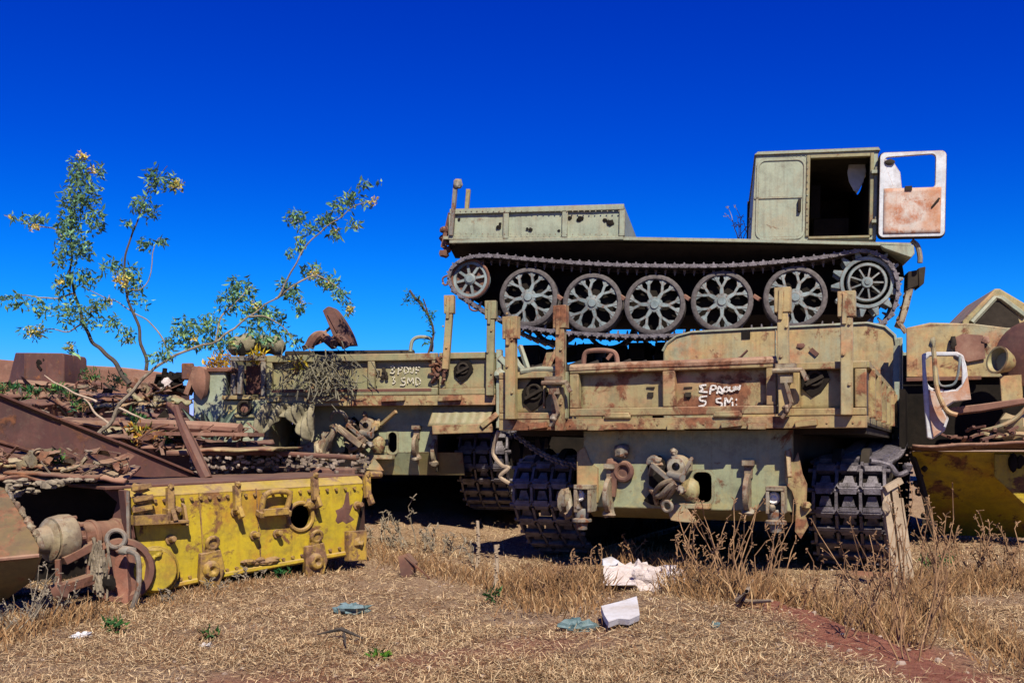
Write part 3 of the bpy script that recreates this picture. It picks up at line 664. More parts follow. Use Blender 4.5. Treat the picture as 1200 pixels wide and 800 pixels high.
# chain hanging behind the left track, clutter at its side
m = MB(); p0 = F2.q(606, 511, .35); p1 = F2.q(682, 546, .30)
for k in range(26):
    c = p0.lerp(p1, k / 25) + Vector((0, 0, -.05 * math.sin(math.pi * k / 25))); m.torus(c, (.4, .6, .8) if k % 2 else (.6, -.6, .5), .022, .010, 8, 5)
part('chain', m, 'steel', T2)
m = MB(); m.tube(catmull([F2.q(584, 505, .1), F2.q(578, 530, .15), F2.q(588, 545, .12), F2.q(596, 548, .1), F2.q(586, 558, .1), F2.q(597, 566, .12)], 5), .016, 7); part('bent_rod', m, 'wood', T2)
m = MB(); m.ball(F2.q(662, 585, .3), .065, 10, (.8, .8, 1.3), .8); m.tube(catmull([F2.q(664, 575, .3), F2.q(668, 600, .28), F2.q(662, 605, .25)], 4), .03, 7); part('hub_cap', m, 'junk', T2)
m = MB(); m.tube(catmull([F2.q(1020, 540, .55), F2.q(1042, 545, .6), F2.q(1052, 556, .5), F2.q(1064, 552, .5)], 5), .02, 8); m.ball(F2.q(1063, 547, .55), .035, 8); part('tow_shackle', m, 'steel', T2)
m = MB(); hp0 = F2.q(683, 433, 1.2)
m.tube(catmull([F2.q(684, 437, 1.2), F2.q(685, 416, 1.2), F2.q(693, 411, 1.2), F2.q(712, 411, 1.2), F2.q(722, 416, 1.2), F2.q(724, 437, 1.2)], 5), .022, 8); m.beam(F2.q(712, 421, 1.2), F2.q(720, 411, 1.2), .03); part('hoop', m, 'rustlight', T2)

# ------------------------------------------------------------------ second carrier, behind on the left, tail to us
F3 = Frame((-1.458, 9.525, .27), R(-9.8))
T3 = thing('tracked_carrier', 'olive tracked carrier with dead vine over its tailgate, parked left of the sand coloured one', 'military vehicle', F3.loc, F3.rot)
HW = 1.32; zs = 1.10
m = MB(); m.box(-HW, HW, 0, .09, zs - .035, zs + .06); rivets(m, (-HW, 0, zs), (HW, 0, zs), 14)
for x in (-.9, -.3, .35, .9): m.beam((x - .12, -.012, zs + .02), (x + .1, -.014, zs + .03), .05, .04)
part('rear_sill', m, 'sandrust', T3, .006)
m = MB(); m.box(-HW, HW, .09, 4.4, zs, zs + .05); part('bed_floor', m, 'dark', T3)
zt = 1.56
def x3(px): return F3.q(px, 440, 0).x
xg0, xg1 = x3(312), x3(513)
g3 = part('tailgate', bent_panel(Vector((xg0, 0, zs + .08)), Vector((xg1, 0, zt - .03)), .07, .018, 30, 8, 13), 'olive', T3, solid=.012)
m = MB(); box_frame(m, xg0, xg1, zs + .062, zt, -.005, .045, .06, .07, .07)
for px in (435, 375): x = x3(px); m.box(x - .035, x + .035, -.006, .045, zs + .132, zt - .07)
part('gate_frame', m, 'olive', g3, .008)
m = MB(); m.box(xg0 + .06, xg1 - .06, -.009, -.002, zs + .10, zs + .125); part('rust_strip', m, 'rust', g3)
part('painted_mark', scrawl(F3, 457, 489, 428, 453, .05, .0055, SCR2, .16), 'chalkold', g3, label='faded pale hand painted letters')
m = MB()
for k in range(7): c = F3.q(443 + random.uniform(0, 12), 431 + random.uniform(0, 12), .03); m.ball(c, .02, 6)
part('chip_mark', m, 'dark', g3)
m = MB(); box_frame(m, xg1 + .01, HW, zs + .062, zt, 0, .05, .06, .06, .06)
s3 = part('side_panel', bent_panel(Vector((xg1 + .04, 0, zs + .09)), Vector((HW - .04, 0, zt - .03)), .055, .01, 10, 6, 17), 'olive', T3, solid=.012); part('panel_frame', m, 'olive', s3, .007)
m = MB(); m.box(-HW, xg0 - .01, 0, .05, zt - .05, zt); m.box(-HW, -HW + .05, 0, .05, zs + .06, zt - .05); m.box(xg0 - .06, xg0 - .01, 0.002, .05, zs + .06, zt - .05); part('empty_frame', m, 'grey', T3, .006)
m = MB(); F3.bx(m, 288, 428, 309, 462, .12, .16); part('loose_panel', m, 'maroon', T3, .006)
diamond_hatch(T3, F3, 543, 433, .03, 1.0)
m = MB(); m.box(-HW - .03, x3(300), -.12, .04, zs + .03, zs + .07); part('bent_sill', m, 'sandrust', T3, .006)
m = MB()
for k in range(16):
    c = F3.q(random.uniform(507, 522), random.uniform(420, 447), -.03); d = Vector((random.uniform(-1, 1), random.uniform(-.6, .2), random.uniform(-1, 1))).normalized() * random.uniform(.02, .06)
    m.beam(c - d, c + d, .028, .022)
part('latch', m, 'rust', T3, .003)
stake_post(T3, x3(523), -.03, zs + .3, 2.09, .075, 'sand', .04); stake_post(T3, x3(575), -.03, zs + .05, 2.03, .085, 'olive', .01)
m = MB()
x = HW + .012; m.box(x, x + .05, -.01, .08, zs - .25, zt + .02); m.beam((x + .03, .0, zt - .05), (x + .12, .02, zt - .15), .05, .05); m.ball((x + .03, -.03, zs + .25), .05, 8); part('corner_post', m, 'green', T3, .004)
for s in (-1, 1):
    m = MB(); x = s * HW; xi = x - s * .03
    m.box(min(x, xi), max(x, xi), .09, 4.3, zs + .05, zt); sd_ = part('side_board', m, 'olive', T3, .004)
    for k in range(5): r = MB(); r.beam((x + s * .015, .4 + k * .8, zs + .06), (x + s * .015, .4 + k * .8, zt - .03), .07, .05, (1, 0, 0)); part('rib', r, 'olive', sd_, .004)
m = MB(); m.box(-HW + .04, HW - .3, 4.3, 4.34, zs + .05, 1.72); part('front_board', m, 'dark', T3)
YH3 = .22
def q3(px, py, dy=0.): return F3.q(px, py, YH3 - dy)
xa, xb = q3(352, 500).x, q3(512, 500).x; za = .62; zb = .40
h0 = q3(455, 530); h1 = q3(465, 506)
m = MB()
for (x0, x1, z0, z1) in ((xa, h0.x, za, zs), (h1.x, xb, za, zs), (h0.x, h1.x, za, h0.z), (h0.x, h1.x, h1.z, zs)): m.box(x0, x1, YH3, YH3 + .03, z0, z1)
hp = part('hull_plate', m, 'hull', T3)
m = MB(); m.ring(rrect(h0.x - .02, h1.x + .02, h0.z - .02, h1.z + .02, .05, 5, YH3 - .004), rrect(h0.x, h1.x, h0.z, h1.z, .045, 5, YH3 - .004), (0, .03, 0)); part('hole_rim', m, 'hull', hp)
xm = q3(489, 550).x
m = MB(); m.prism([(xa, YH3 + .002, za), (xa, YH3 + .10, zb), (xa, YH3 + .14, zb), (xa, YH3 + .03, za)], (xm - xa, 0, 0)); part('lower_plate', m, 'hull', T3)
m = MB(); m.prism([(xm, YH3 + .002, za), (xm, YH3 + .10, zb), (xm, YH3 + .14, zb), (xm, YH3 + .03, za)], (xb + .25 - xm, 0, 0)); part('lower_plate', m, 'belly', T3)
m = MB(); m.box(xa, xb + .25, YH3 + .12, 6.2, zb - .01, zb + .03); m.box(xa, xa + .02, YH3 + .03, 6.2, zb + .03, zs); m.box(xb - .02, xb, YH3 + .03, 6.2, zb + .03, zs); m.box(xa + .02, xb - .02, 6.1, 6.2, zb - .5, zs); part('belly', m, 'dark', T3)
tow_cluster(T3, F3, lambda a, b: (443 + (a - 809) * .80, 521 + (b - 574) * .80), YH3)
blade(T3, F3, 487, 497, 538, YH3, .15, 'sand'); blade(T3, F3, 508, 503, 545, YH3, .13, 'tan')
m = MB(); m.tube(catmull([q3(388, 492, .1), q3(390, 484, .16), q3(398, 482, .18), q3(405, 487, .16), q3(406, 493, .1)], 5), .018, 8); part('lifting_eye', m, 'grey', T3)
m = MB(); m.tube(catmull([q3(388, 500, .08), q3(396, 500, .2), q3(404, 508, .22), q3(415, 517, .2), q3(428, 523, .18)], 5), .028, 9); m.beam(q3(398, 502, .2), q3(424, 522, .2), .08, .05); m.tube(catmull([q3(394, 500, .2), q3(388, 512, .22), q3(382, 525, .15), q3(380, 536, .1)], 5), [.05, .045, .04] + [.03] * 13, 9); m.ball(q3(368, 530, .1), .13, 10, (1.1, .6, .9), .9); m.beam(q3(384, 506, .12), q3(380, 538, .12), .1, .06); part('linkage', m, 'junk', T3)
m = MB(); m.beam(q3(447, 497, .16), q3(464, 482, .26), .03, .03); m.ball(q3(441, 498, .12), .05, 8); part('lever', m, 'sand', T3)
# right mud flap cover, left torn fender
m = MB()
def fl(u, v):
    a = F3.q(509 + 1.0, 473, .10); b = F3.q(580, 473, .10); lo = F3.q(509, 499, .02)
    x = a.x + (b.x - a.x) * u; z = a.z - (a.z - lo.z) * v; return Vector((x - .05 * v, .10 - .10 * v + .0025 * math.sin(u * 44) + .004 * nz((u * 5, v * 3, 0), 1.5, 3), z))
m.grid(fl, 40, 6); mf = part('mud_flap', m, 'olive', T3, solid=.012)
m = MB(); a = F3.q(507, 508, -.01); b = F3.q(577, 500, -.01); m.beam((a.x, -.01, a.z + .035), (b.x, -.01, b.z - .01), .05, .085, (0, 0, 1)); m.beam((b.x - .1, -.03, b.z), (b.x + .05, -.02, b.z + .12), .06, .05); part('flap_lip', m, 'sandrust', mf, .006)
def torn(u, v):
    p = F3.q(308 + 66 * u, 473 + (44 - 30 * u * (1 - u)) * v * (.55 + .75 * abs(u - .45)) + 6 * math.sin(9 * u) * v, -.02)
    return Vector((p.x, -.02 - .10 * v - .11 * abs(math.sin(11 * u + 2.2 * v)) - .05 * abs(math.sin(23 * u - 3 * v)), p.z))
part('torn_cover', MB().grid(torn, 46, 16), 'canvas', T3, solid=.01)
TP3 = [(p[0], p[1] + .05, p[2]) for p in TP]
for s in (-1, 1):
    link_track(TP3[::-1], (1, 0, 0), LINK, T3, True, .168, s * 1.09); idler(T3, s * 1.09, .92, .66)
    for k in range(5):
        m = MB()
        for dx in (-.16, .06): m.lathe((s * 1.09 + dx, 1.55 + k * .83, .43), (1, 0, 0), [(0, .1), (.0, .30), (.0, .37), (.10, .37), (.1, .1)], 18)
        part('road_wheel', m, 'dark', T3)
m = MB(); m.box(-.9, .2, .9, 4.2, zt - .1, zt + .05); m.tube([(-1.0, .6, zt + .07), (.35, .7, zt + .07)], .035, 7); m.box(-.5, .25, .5, 1.2, zt + .02, zt + .07); part('load_cover', m, 'dark', T3, .01)

# things lying on or growing round the second carrier
m = MB(); q = lambda px, py: P(px, py, 10.1)
fin = catmull([q(379, 363), q(385, 359), q(392, 363), q(402, 377), q(410, 392), q(414, 404)], 4); finb = catmull([q(378, 364), q(383, 376), q(388, 388), q(391, 397), q(392, 402), q(393, 405)], 4)
m.prism(fin + finb[::-1], (.03, .13, 0)); m.beam(q(388, 366), q(408, 404), .03, .09)
solo('rusted_fin', m, 'maroon', 'curved rusty brown fin sticking up above the olive tailgate', 'scrap metal', bev=.004)
m = MB(); m.tube(catmull([P(362, 407, 10), P(368, 396, 10), P(377, 393, 10.1), P(384, 398, 10), P(391, 404, 9.9)], 5), .05, 8); m.tube(catmull([P(388, 406, 10), P(394, 396, 10), P(402, 400, 10), P(406, 407, 10)], 5), .045, 8); m.beam(P(355, 408, 10), P(384, 396, 10.1), .05)
solo('bent_pipe', m, 'rust', 'reddish bent pipes heaped at the foot of the rusty fin', 'scrap metal')
m = MB(); m.tube([P(371, 398, 10.2), P(388, 383, 10.2)], .014, 6)
solo('thin_rod', m, 'sand', 'thin straw coloured rod leaning on the rusty fin', 'rod')
m = MB()
def roll(u, v):
    a = 2 * math.pi * v; px = 268 + 66 * u; r = (11 + 3 * math.sin(u * 9) + 2 * math.sin(u * 23)) * (1 - .6 * abs(2 * u - 1) ** 4); c = P(px, 407 - 4 * math.sin(u * 3), 10.1); k = 10.1 / FPX
    return c + Vector((0, math.cos(a) * r * k * 1.3, math.sin(a) * r * k)) * (1 + .25 * nz((u * 6, math.cos(a), math.sin(a)), 1.3, 4))
m.grid(roll, 30, 16); 
rl = solo('canvas_roll', m, 'canvas', 'crumpled olive canvas roll on top beside the yellow flowers', 'canvas')
m = MB(); q0 = rl.location
for px, py in ((283, 411), (302, 404)):
    c = P(px, py, 9.93) - q0; m.ball(c, .055, 8, (.7, .5, 1.2))
part('hole', m, 'black', rl)

# green wreck beside the second carrier
FG = Frame(P(224, 525, 9.75), R(-8))
FG = Frame((FG.loc.x, FG.loc.y, .3), R(-8))
TG = thing('truck_wreck', 'gutted grey green truck front with round lamps, left of the olive carrier', 'truck wreck', FG.loc, FG.rot)
def bxp(name, mat, px0, py0, px1, py1, y0, y1, parent=TG, bev=.015, fr=FG):
    m = MB(); fr.bx(m, px0, py0, px1, py1, y0, y1); return part(name, m, mat, parent, bev)
bxp('side_panel', 'green', 226, 434, 264, 520, .0, 1.1)
m = MB(); FG.bx(m, 224, 430, 272, 436, -.03, 1.1); part('roof_edge', m, 'rust', TG, .008)
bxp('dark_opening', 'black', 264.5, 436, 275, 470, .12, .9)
nose = bxp('nose_plate', 'hull', 262, 468, 312, 530, -.02, .7)
bxp('nose_step', 'green', 266, 499, 312, 512, -.10, -.02, nose, .01); bxp('nose_step', 'green', 250, 512, 310, 528, -.14, -.02, nose, .01); bxp('nose_rib', 'sand', 274, 485, 311, 489, -.05, -.02, nose, .006)
for px, py, r in ((288, 478, .062), (278, 502, .045)):
    m = MB(); c = FG.q(px, py, -.02); m.torus(c + Vector((0, -.03 - (.08 if r < .05 else 0), 0)), (0, 1, 0), r, .018, 20, 8); h = part('headlight', m, 'dark', nose)
    m = MB(); m.lathe(c + Vector((0, -.0 - (.08 if r < .05 else 0), 0)), (0, -1, 0), [(0, r), (.012, r * .6), (.016, .001)], 16); part('lamp_bowl', m, 'rustlight' if r > .05 else 'dark', h)
m = MB(); m.beam(FG.q(281, 462, -.1), FG.q(283, 428, -.06), .05, .04); m.beam(FG.q(276, 462, -.05), FG.q(274, 438, -.05), .03, .04); part('door_post', m, 'grey', TG, .004)
m = MB(); m.ball(FG.q(236, 447, -.05), .1, 8, (.9, .7, 1.5)); m.beam(FG.q(220, 462, 0), FG.q(232, 430, 0), .09, .05); part('torn_edge', m, 'rustlight', TG)
bxp('end_panel', 'maroon', 212, 425, 226, 445, .1, .14)

# ------------------------------------------------------------------ carrier stacked on top, side to us
cx = Vector((1.978, 12.3, 0)); aT = R(-11.7)
FT = Frame((cx.x, cx.y, 2.335), aT, R(1.2))
TT = thing('tracked_carrier', 'grey green tracked carrier lying across the other wrecks, cab door swung open', 'military vehicle', FT.loc, FT.rot)
def qt(px, py, y=0.): return FT.q(px, py, y)
YD = -.10
dA = qt(520, 278, YD); dB = qt(1071, 287, YD)
zd = (dA.z + dB.z) / 2
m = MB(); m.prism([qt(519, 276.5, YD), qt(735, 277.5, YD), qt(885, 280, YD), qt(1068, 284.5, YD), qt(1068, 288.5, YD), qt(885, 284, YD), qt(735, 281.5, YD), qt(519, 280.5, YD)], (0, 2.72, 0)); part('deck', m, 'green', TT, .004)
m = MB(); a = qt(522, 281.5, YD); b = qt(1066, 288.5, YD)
m.prism([(a.x, YD + .03, a.z), (a.x, YD + .50, a.z - .14), (a.x, YD + .52, a.z - .10), (a.x, YD + .06, a.z + .0)], (b.x - a.x, 0, b.z - a.z)); part('fender_underside', m, 'dark', TT)  # dark colour stands in for the shade under the deck
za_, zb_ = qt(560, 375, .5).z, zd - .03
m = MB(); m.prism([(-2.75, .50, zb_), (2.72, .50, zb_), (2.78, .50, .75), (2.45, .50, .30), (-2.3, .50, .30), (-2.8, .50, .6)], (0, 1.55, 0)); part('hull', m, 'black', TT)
# cargo box
zt_ = qt(600, 244, YD).z; zb2 = zd + .035
def xT(px, py=262): return qt(px, py, YD).x
X0, X1 = xT(527), xT(731)
m = MB(); m.box(X0, X1, YD - .02, YD + .05, zt_ - .06, zt_ + .01); m.box(X0, X1, YD - .012, YD + .04, zb2 - .01, zb2 + .035)
for px in (529, 593, 662, 729): x = xT(px); m.box(x - .035, x + .035, YD - .016, YD + .045, zb2 + .035, zt_ - .06)
bx_ = part('side_board', bent_panel(Vector((X0, 0, zb2)), Vector((X1, 0, zt_ - .02)), YD + .02, .012, 34, 8, 23), 'green', TT, solid=.02); part('board_frame', m, 'green', bx_, .006)
m = MB(); rivets(m, qt(530, 247.5, YD - .02), qt(729, 247.5, YD - .02), 30, -.008, .009); rivets(m, qt(530, 274, YD - .012), qt(729, 275, YD - .012), 30, -.008, .009); part('rivets', m, 'green', bx_, kind='stuff')
m = MB()
for px, py, r in ((618, 268, .02), (622, 269, .028), (668, 255, .03), (680, 256, .045), (715, 261, .05), (709, 258, .03), (584, 266, .035), (586, 262, .02), (655, 270, .02), (538, 257, .02)): c = qt(px, py, YD + .008); m.ball(c, r, 8, (1, .25, .8))
part('shot_hole', m, 'black', bx_)
m = MB(); m.box(X1 - .05, X1, YD + .05, 2.5, zb2, zt_); part('front_board', m, 'green', TT, .006)
m = MB(); m.box(X0, X0 + .05, YD + .05, 2.5, zb2, zt_); part('tailgate', m, 'green', TT, .006)
m = MB(); m.box(X0 + .05, X1 - .05, 2.45, 2.5, zb2, zt_); part('side_board', m, 'green', TT, .006)
m = MB(); m.beam(qt(529, 276, YD - .02), qt(534, 216, YD - .02), .05, .05); m.ball(qt(537, 215, YD - .03), .07, 8, (.9, .8, .9)); part('stake_post', m, 'grey', TT, .004)
m = MB(); m.beam(qt(547, 246, .5), qt(549, 222, .5), .055, .05); part('stake_post', m, 'sand', TT, .004)
m = MB()
for k in range(15): c = qt(random.uniform(517, 526), random.uniform(262, 300), random.uniform(-.05, .2)); m.ball(c, random.uniform(.025, .05), 7)
m.beam(qt(519, 290, 0), qt(528, 250, 0), .06, .05); m.tube(catmull([qt(527, 322, 0), qt(519, 326, 0), qt(521, 334, 0), qt(527, 331, 0)], 4), .012, 6); m.tube(catmull([qt(549, 352, 0), qt(551, 362, 0), qt(559, 364, 0), qt(561, 358, 0)], 4), .012, 6); part('tail_fitting', m, 'rust', TT)
m = MB(); m.box(xT(732), xT(882), 2.3, 2.36, zb2 - .02, zb2 + .02); part('deck_rail', m, 'dark', TT)
# cab
YC = 0.0
def pc(px, py, y=YC): return qt(px, py, y)
x0t, x0b = pc(886, 181).x, pc(880, 283).x; x1 = pc(1028, 230).x; ztop = (pc(886, 180).z + pc(1026, 179).z) / 2; zbt = pc(955, 282).z
ow0, ow1 = pc(948, 230).x, pc(1020, 230).x; oz0, oz1 = pc(980, 277).z, pc(980, 184).z
m = MB()
for (xa, xb, z0, z1) in ((ow0, ow1, zbt, oz0), (ow0, ow1, oz1, ztop), (ow1, x1, zbt, ztop)): m.box(xa, xb, YC, YC + .04, z0, z1)
m.prism([(x0b, YC, zbt), (ow0, YC, zbt), (ow0, YC, ztop), (x0t, YC, ztop)], (0, .04, 0))
cab = part('cab', m, 'green', TT)
m = MB(); WC = 2.3
m.prism([(x0b, YC + .04, zbt), (x0b + .04, YC + .04, zbt), (x0t + .04, YC + .04, ztop), (x0t, YC + .04, ztop)], (0, WC, 0))
m.prism([(x0t - .02, YC - .03, ztop), (x1 + .02, YC - .03, ztop), (x1 + .0, YC - .03, ztop + .035), (x0t + .02, YC - .03, ztop + .035)], (0, WC + .1, 0))
m.box(x0b, x1, YC + .04, YC + WC, zbt - .02, zbt + .02)
part('cab_shell', m, 'green', cab)
# front wall, blackened to paint in the cab's shade, with one drop shaped hole to the sky where the windscreen was
def qx(px, py, x):
    d = FT.r @ Vector(((px - 600) / FPX, 1, (HOR - py) / FPX)); return FT.o + d * ((x - FT.o.x) / d.x)
xw = x1 - .05; tc = qx(1005, 203, xw); tear = []
for k in range(20):
    a = 2 * math.pi * k / 20; w = 13 * math.sin(a) * (1 if math.cos(a) > -.2 else .62); h = math.cos(a) * (18 if math.cos(a) > 0 else 24)
    tear.append(qx(1003 + w, 205 - h, xw))
yL, yR, zL, zR = YC + .04, YC + WC, zbt + .02, ztop
qL = [Vector((xw, min(max(tc.y + (p.y - tc.y) * 9, yL), yR), min(max(tc.z + (p.z - tc.z) * 9, zL), zR))) for p in tear]
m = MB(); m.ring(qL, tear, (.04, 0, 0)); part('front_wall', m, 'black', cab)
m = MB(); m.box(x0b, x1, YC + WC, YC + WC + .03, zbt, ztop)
m.box(x0b + .07, x1 - .06, YC + WC - .02, YC + WC - .005, zbt + .03, ztop - .02); m.box(x0b + .07, x1 - .06, YC + .05, YC + WC - .02, ztop - .03, ztop - .015); part('far_wall', m, 'dark', cab)  # dark sheets on far wall and roof paint in the interior shade
m = MB(); m.box(ow0 + .12, ow0 + .55, .7, 1.3, zbt + .02, zbt + .42); m.box(ow0 + .08, ow0 + .2, .7, 1.3, zbt + .42, zbt + .85); m.box(x0b + .075, x0b + .09, .05, YC + WC, zbt + .03, ztop - .01); part('seat', m, 'black', cab, .01)  # last box is a black rear wall sheet, painted-in interior shade
m = MB(); m.prism([pc(1004 + dx, 205 + dy, .45) for dx, dy in ((-9, -14), (-4, -20), (4, -20), (10, -14), (11, -4), (8, 8), (2, 19), (-3, 19), (-9, 8), (-11, -3))], (0, .02, .0)); part('hanging_visor', m, 'visor', cab, .006)
m = MB(); m.ring(rrect(pc(886, 230).x, pc(944, 230).x, pc(900, 281).z, pc(900, 186).z, .1, 6, YC - .012), rrect(pc(889, 230).x, pc(941, 230).x, pc(900, 278).z, pc(900, 189).z, .08, 6, YC - .012), (0, .02, 0))
m.box(pc(884, 230).x, pc(940, 230).x, YC - .012, YC + .0, pc(900, 233).z, pc(900, 231).z); part('rear_door', m, 'green', cab)
m = MB(); rivets(m, pc(886, 284), pc(946, 284), 14, -.008, .009); rivets(m, pc(891, 182.5), pc(1024, 182.5), 26, -.008, .009); rivets(m, pc(946, 186), pc(946, 280), 12, -.03, .009); part('rivets', m, 'green', cab, kind='stuff')
m = MB(); FT.bx(m, 935, 233, 939, 248, YC - .045, YC - .002); part('door_handle', m, 'dark', cab, .006)
m = MB(); m.box(ow0 - .035, ow0 + .005, YC - .02, YC + .06, oz0, oz1 + .03); m.box(ow1 - .01, ow1 + .03, YC - .02, YC + .06, oz0, oz1 + .03); m.box(ow0 + .005, ow1 - .01, YC - .02, YC + .05, oz1 - .01, oz1 + .03); m.box(ow0, ow1, YC - .03, YC + .05, oz0 - .03, oz0); part('door_frame', m, 'olive', cab, .006)
# open door: flush with the side, swung right round on its front hinge
def dr(px, py, y=-.10): return qt(px, py, y)
a = dr(1029, 278); b = dr(1109, 178)
a = Vector((a.x, 0, dr(1069, 278).z)); b = Vector((b.x, 0, dr(1069, 178).z))
wi0, wi1 = dr(1036, 200).x, dr(1096, 200).x; wz1 = dr(1060, 182).z; wz0 = dr(1060, 221).z
outer = rrect(a.x, b.x, a.z, b.z, .06, 6, -.12)
inner = rrect(wi0, wi1, wz0, wz1, .05, 6, -.12)
# ragged lower left rim of the window: tin left hanging in the opening
for k in range(len(inner)):
    p = inner[k]
    if p.z < (wz0 + wz1) / 2: inner[k] = p + Vector((.10 if p.x < (wi0 + wi1) / 2 else 0, 0, .02 * nz(p, 9, 3)))
    elif p.x < (wi0 + wi1) / 2: inner[k] = p + Vector((.0, 0, -.02))
m = MB(); m.ring(outer, inner, (0, .045, 0)); dd = part('open_door', m, 'white', TT, .006, label='open cab door, white with orange rust and an empty window')
def dsk(u, v):
    x = a.x + .05 + (b.x - a.x - .10) * u; z = a.z + .04 + (wz0 - a.z - .04) * v
    return Vector((x, -.128 - .012 * nz((x, 0, z), 5, 2) * min(1, 6 * u, 6 - 6 * u, 6 * v, 6 - 6 * v), z))
part('inner_skin', MB().grid(dsk, 16, 12), 'redrust', dd, solid=.006)
m = MB(); t0 = dr(1038, 190); m.prism([dr(1037, 186, -.115), dr(1047, 190, -.115), dr(1055, 202, -.115), dr(1057, 221, -.115), dr(1037, 221, -.115)], (0, .012, 0)); part('torn_tin', m, 'white', dd)
m = MB(); m.box(dr(1060, 222).x, dr(1068, 222).x, -.145, -.12, dr(1064, 224).z, dr(1064, 219).z); part('lock', m, 'dark', dd); m = MB(); m.tube([dr(1092, 243, -.13), dr(1101, 232, -.15)], .012, 6); part('window_winder', m, 'dark', dd); m = MB(); m.ball(dr(1043, 190, -.13), .05, 8, (1.2, .4, .7)); part('rubber_scrap', m, 'dark', dd)
m = MB(); m.ring(rrect(a.x - .012, b.x + .012, a.z - .012, b.z + .012, .07, 6, -.074), outer, (0, .03, 0)); part('door_rim', m, 'dark', dd)
for py in (200, 258):
    m = MB(); m.cyl(dr(1027, py - 4, -.04), dr(1027, py + 4, -.04), .025, 8); m.box(dr(1022, py).x, dr(1031, py).x, -.07, .0, dr(1027, py + 2).z, dr(1027, py - 2).z)
    part('hinge', m, 'green', dd)
# nose
m = MB(); m.prism([qt(1028, 285, YD), qt(1071, 287, YD), qt(1072, 297, YD), qt(1068, 302, YD), qt(1036, 291, YD)], (0, .55, 0)); part('front_fender', m, 'green', TT, .008)
m = MB(); m.tube(catmull([qt(1068, 282, YD + .1), qt(1075, 288, YD + .1), qt(1078, 300, YD + .1), qt(1078, 308, YD + .1)], 5), .03, 8); part('fender_bar', m, 'grey', TT)
m = MB(); m.prism([qt(1064, 318, .1), qt(1076, 316, .1), qt(1078, 334, .1), qt(1063, 340, .1)], (0, .25, 0)); m.prism([qt(1076, 314, .08), qt(1085, 312, .1), qt(1083, 332, .1), qt(1077, 337, .08)], (0, .3, 0)); part('headlight', m, 'dark', TT, .012)
m = MB()
m.tube(catmull([qt(1066, 338, .15), qt(1063, 350, .15), qt(1060, 362, .15), qt(1056, 374, .15), qt(1052, 384, .15)], 5), .045, 8); m.beam(qt(1064, 342, .12), qt(1055, 378, .12), .10, .05)
for px, py in ((1063, 347), (1060, 360), (1056, 374)): m.ball(qt(px, py, .13), .05, 7)
m.beam(qt(1052, 376, .1), qt(1062, 390, .1), .05); part('front_hook', m, 'junk', TT)
# wheels and track
for (px, py), sp in zip(((619, 348), (694, 355), (767, 357), (846, 353), (932, 348)), (.1, .55, .3, .75, .0)):
    c = qt(px, py, .06); w = road_wheel(TT, (c.x, .04, c.z), sp)
for (px, py), sp in zip(((619, 348), (694, 355), (767, 357), (846, 353), (932, 348)), (.4, .15, .6, .2, .5)):
    c = qt(px, py, .06); w = part('road_wheel', WM[0], None, TT); w.location = (c.x, 2.15, c.z)
m = MB(); c = qt(1016, 331, .05); r = .31
m.lathe(c + Vector((0, -.01, 0)), (0, 1, 0), [(0, r * .86), (0, r * 1.0), (.05, r * 1.0), (.05, r * .86), (0, r * .86)], 36)
for k in range(14):
    an = 2 * math.pi * k / 14 + .1
    def tp(rr, da, y=0): return c + Vector((math.cos(an + da) * rr, y, math.sin(an + da) * rr))
    m.prism([tp(r * .98, -.15), tp(r * .98, .15), tp(r * 1.33, .035), tp(r * 1.33, -.035)], (0, .05, 0))
    m.prism([tp(r * .98, -.17, .2), tp(r * .98, .17, .2), tp(r * 1.27, .06, .2), tp(r * 1.27, -.06, .2)], (0, .05, 0))
sk = part('sprocket', m, 'wheel', TT, .004)
m = MB(); m.lathe(c + Vector((0, -.03, 0)), (0, 1, 0), [(0, r * .64), (0, r * .73), (.03, r * .76), (.06, r * .76), (.06, r * .64), (0, r * .64)], 32)
for k in range(9):
    an = 2 * math.pi * k / 9; m.beam(c + Vector((math.cos(an) * .06, -.01, math.sin(an) * .06)), c + Vector((math.cos(an) * r * .65, .01, math.sin(an) * r * .65)), .02, .03, (0, 1, 0))
m.lathe(c + Vector((0, -.05, 0)), (0, 1, 0), [(0, .001), (0, .03), (.01, .035), (.012, .065), (.06, .07)], 16); part('sprocket_hub', m, 'wheel', sk)
m = MB(); m.lathe(c + Vector((0, .05, 0)), (0, 1, 0), [(0, .001), (0, r * .78)], 24); m.lathe(c + Vector((0, .2, 0)), (0, 1, 0), [(0, r), (.05, r)], 24); part('sprocket_disc', m, 'black', sk)
m = MB(); c = qt(551, 327, .08)
m.lathe(c, (0, 1, 0), [(0, .19), (0, .235), (.03, .25), (.1, .25), (.1, .19), (0, .19)], 28)
for k in range(8):
    an = 2 * math.pi * k / 8 + .2; m.beam(c + Vector((math.cos(an) * .04, .0, math.sin(an) * .04)), c + Vector((math.cos(an) * .20, .02, math.sin(an) * .20)), .035, .03, (0, 1, 0))
m.lathe(c + Vector((0, -.04, 0)), (0, 1, 0), [(0, .001), (0, .05), (.02, .075), (.06, .08)], 14); il = part('idler_wheel', m, 'wheel', TT)
m = MB(); m.lathe(c + Vector((0, .05, 0)), (0, 1, 0), [(0, .001), (0, .2)], 20); m.torus(c + Vector((0, .0, 0)), (0, 1, 0), .245, .02, 26, 6); part('idler_rim', m, 'rust', il)
m = MB()
for pa, pb in zip((619, 694, 767, 846), (694, 767, 846, 932)):
    x = (qt(pa, 350).x + qt(pb, 350).x) / 2; z = qt((pa + pb) / 2, 350).z; m.beam((x - .05, .10, z + .05), (x + .02, .08, z + .0), .07, .05)
part('axle_arm', m, 'rustlight', TT, .006)
yt = .20
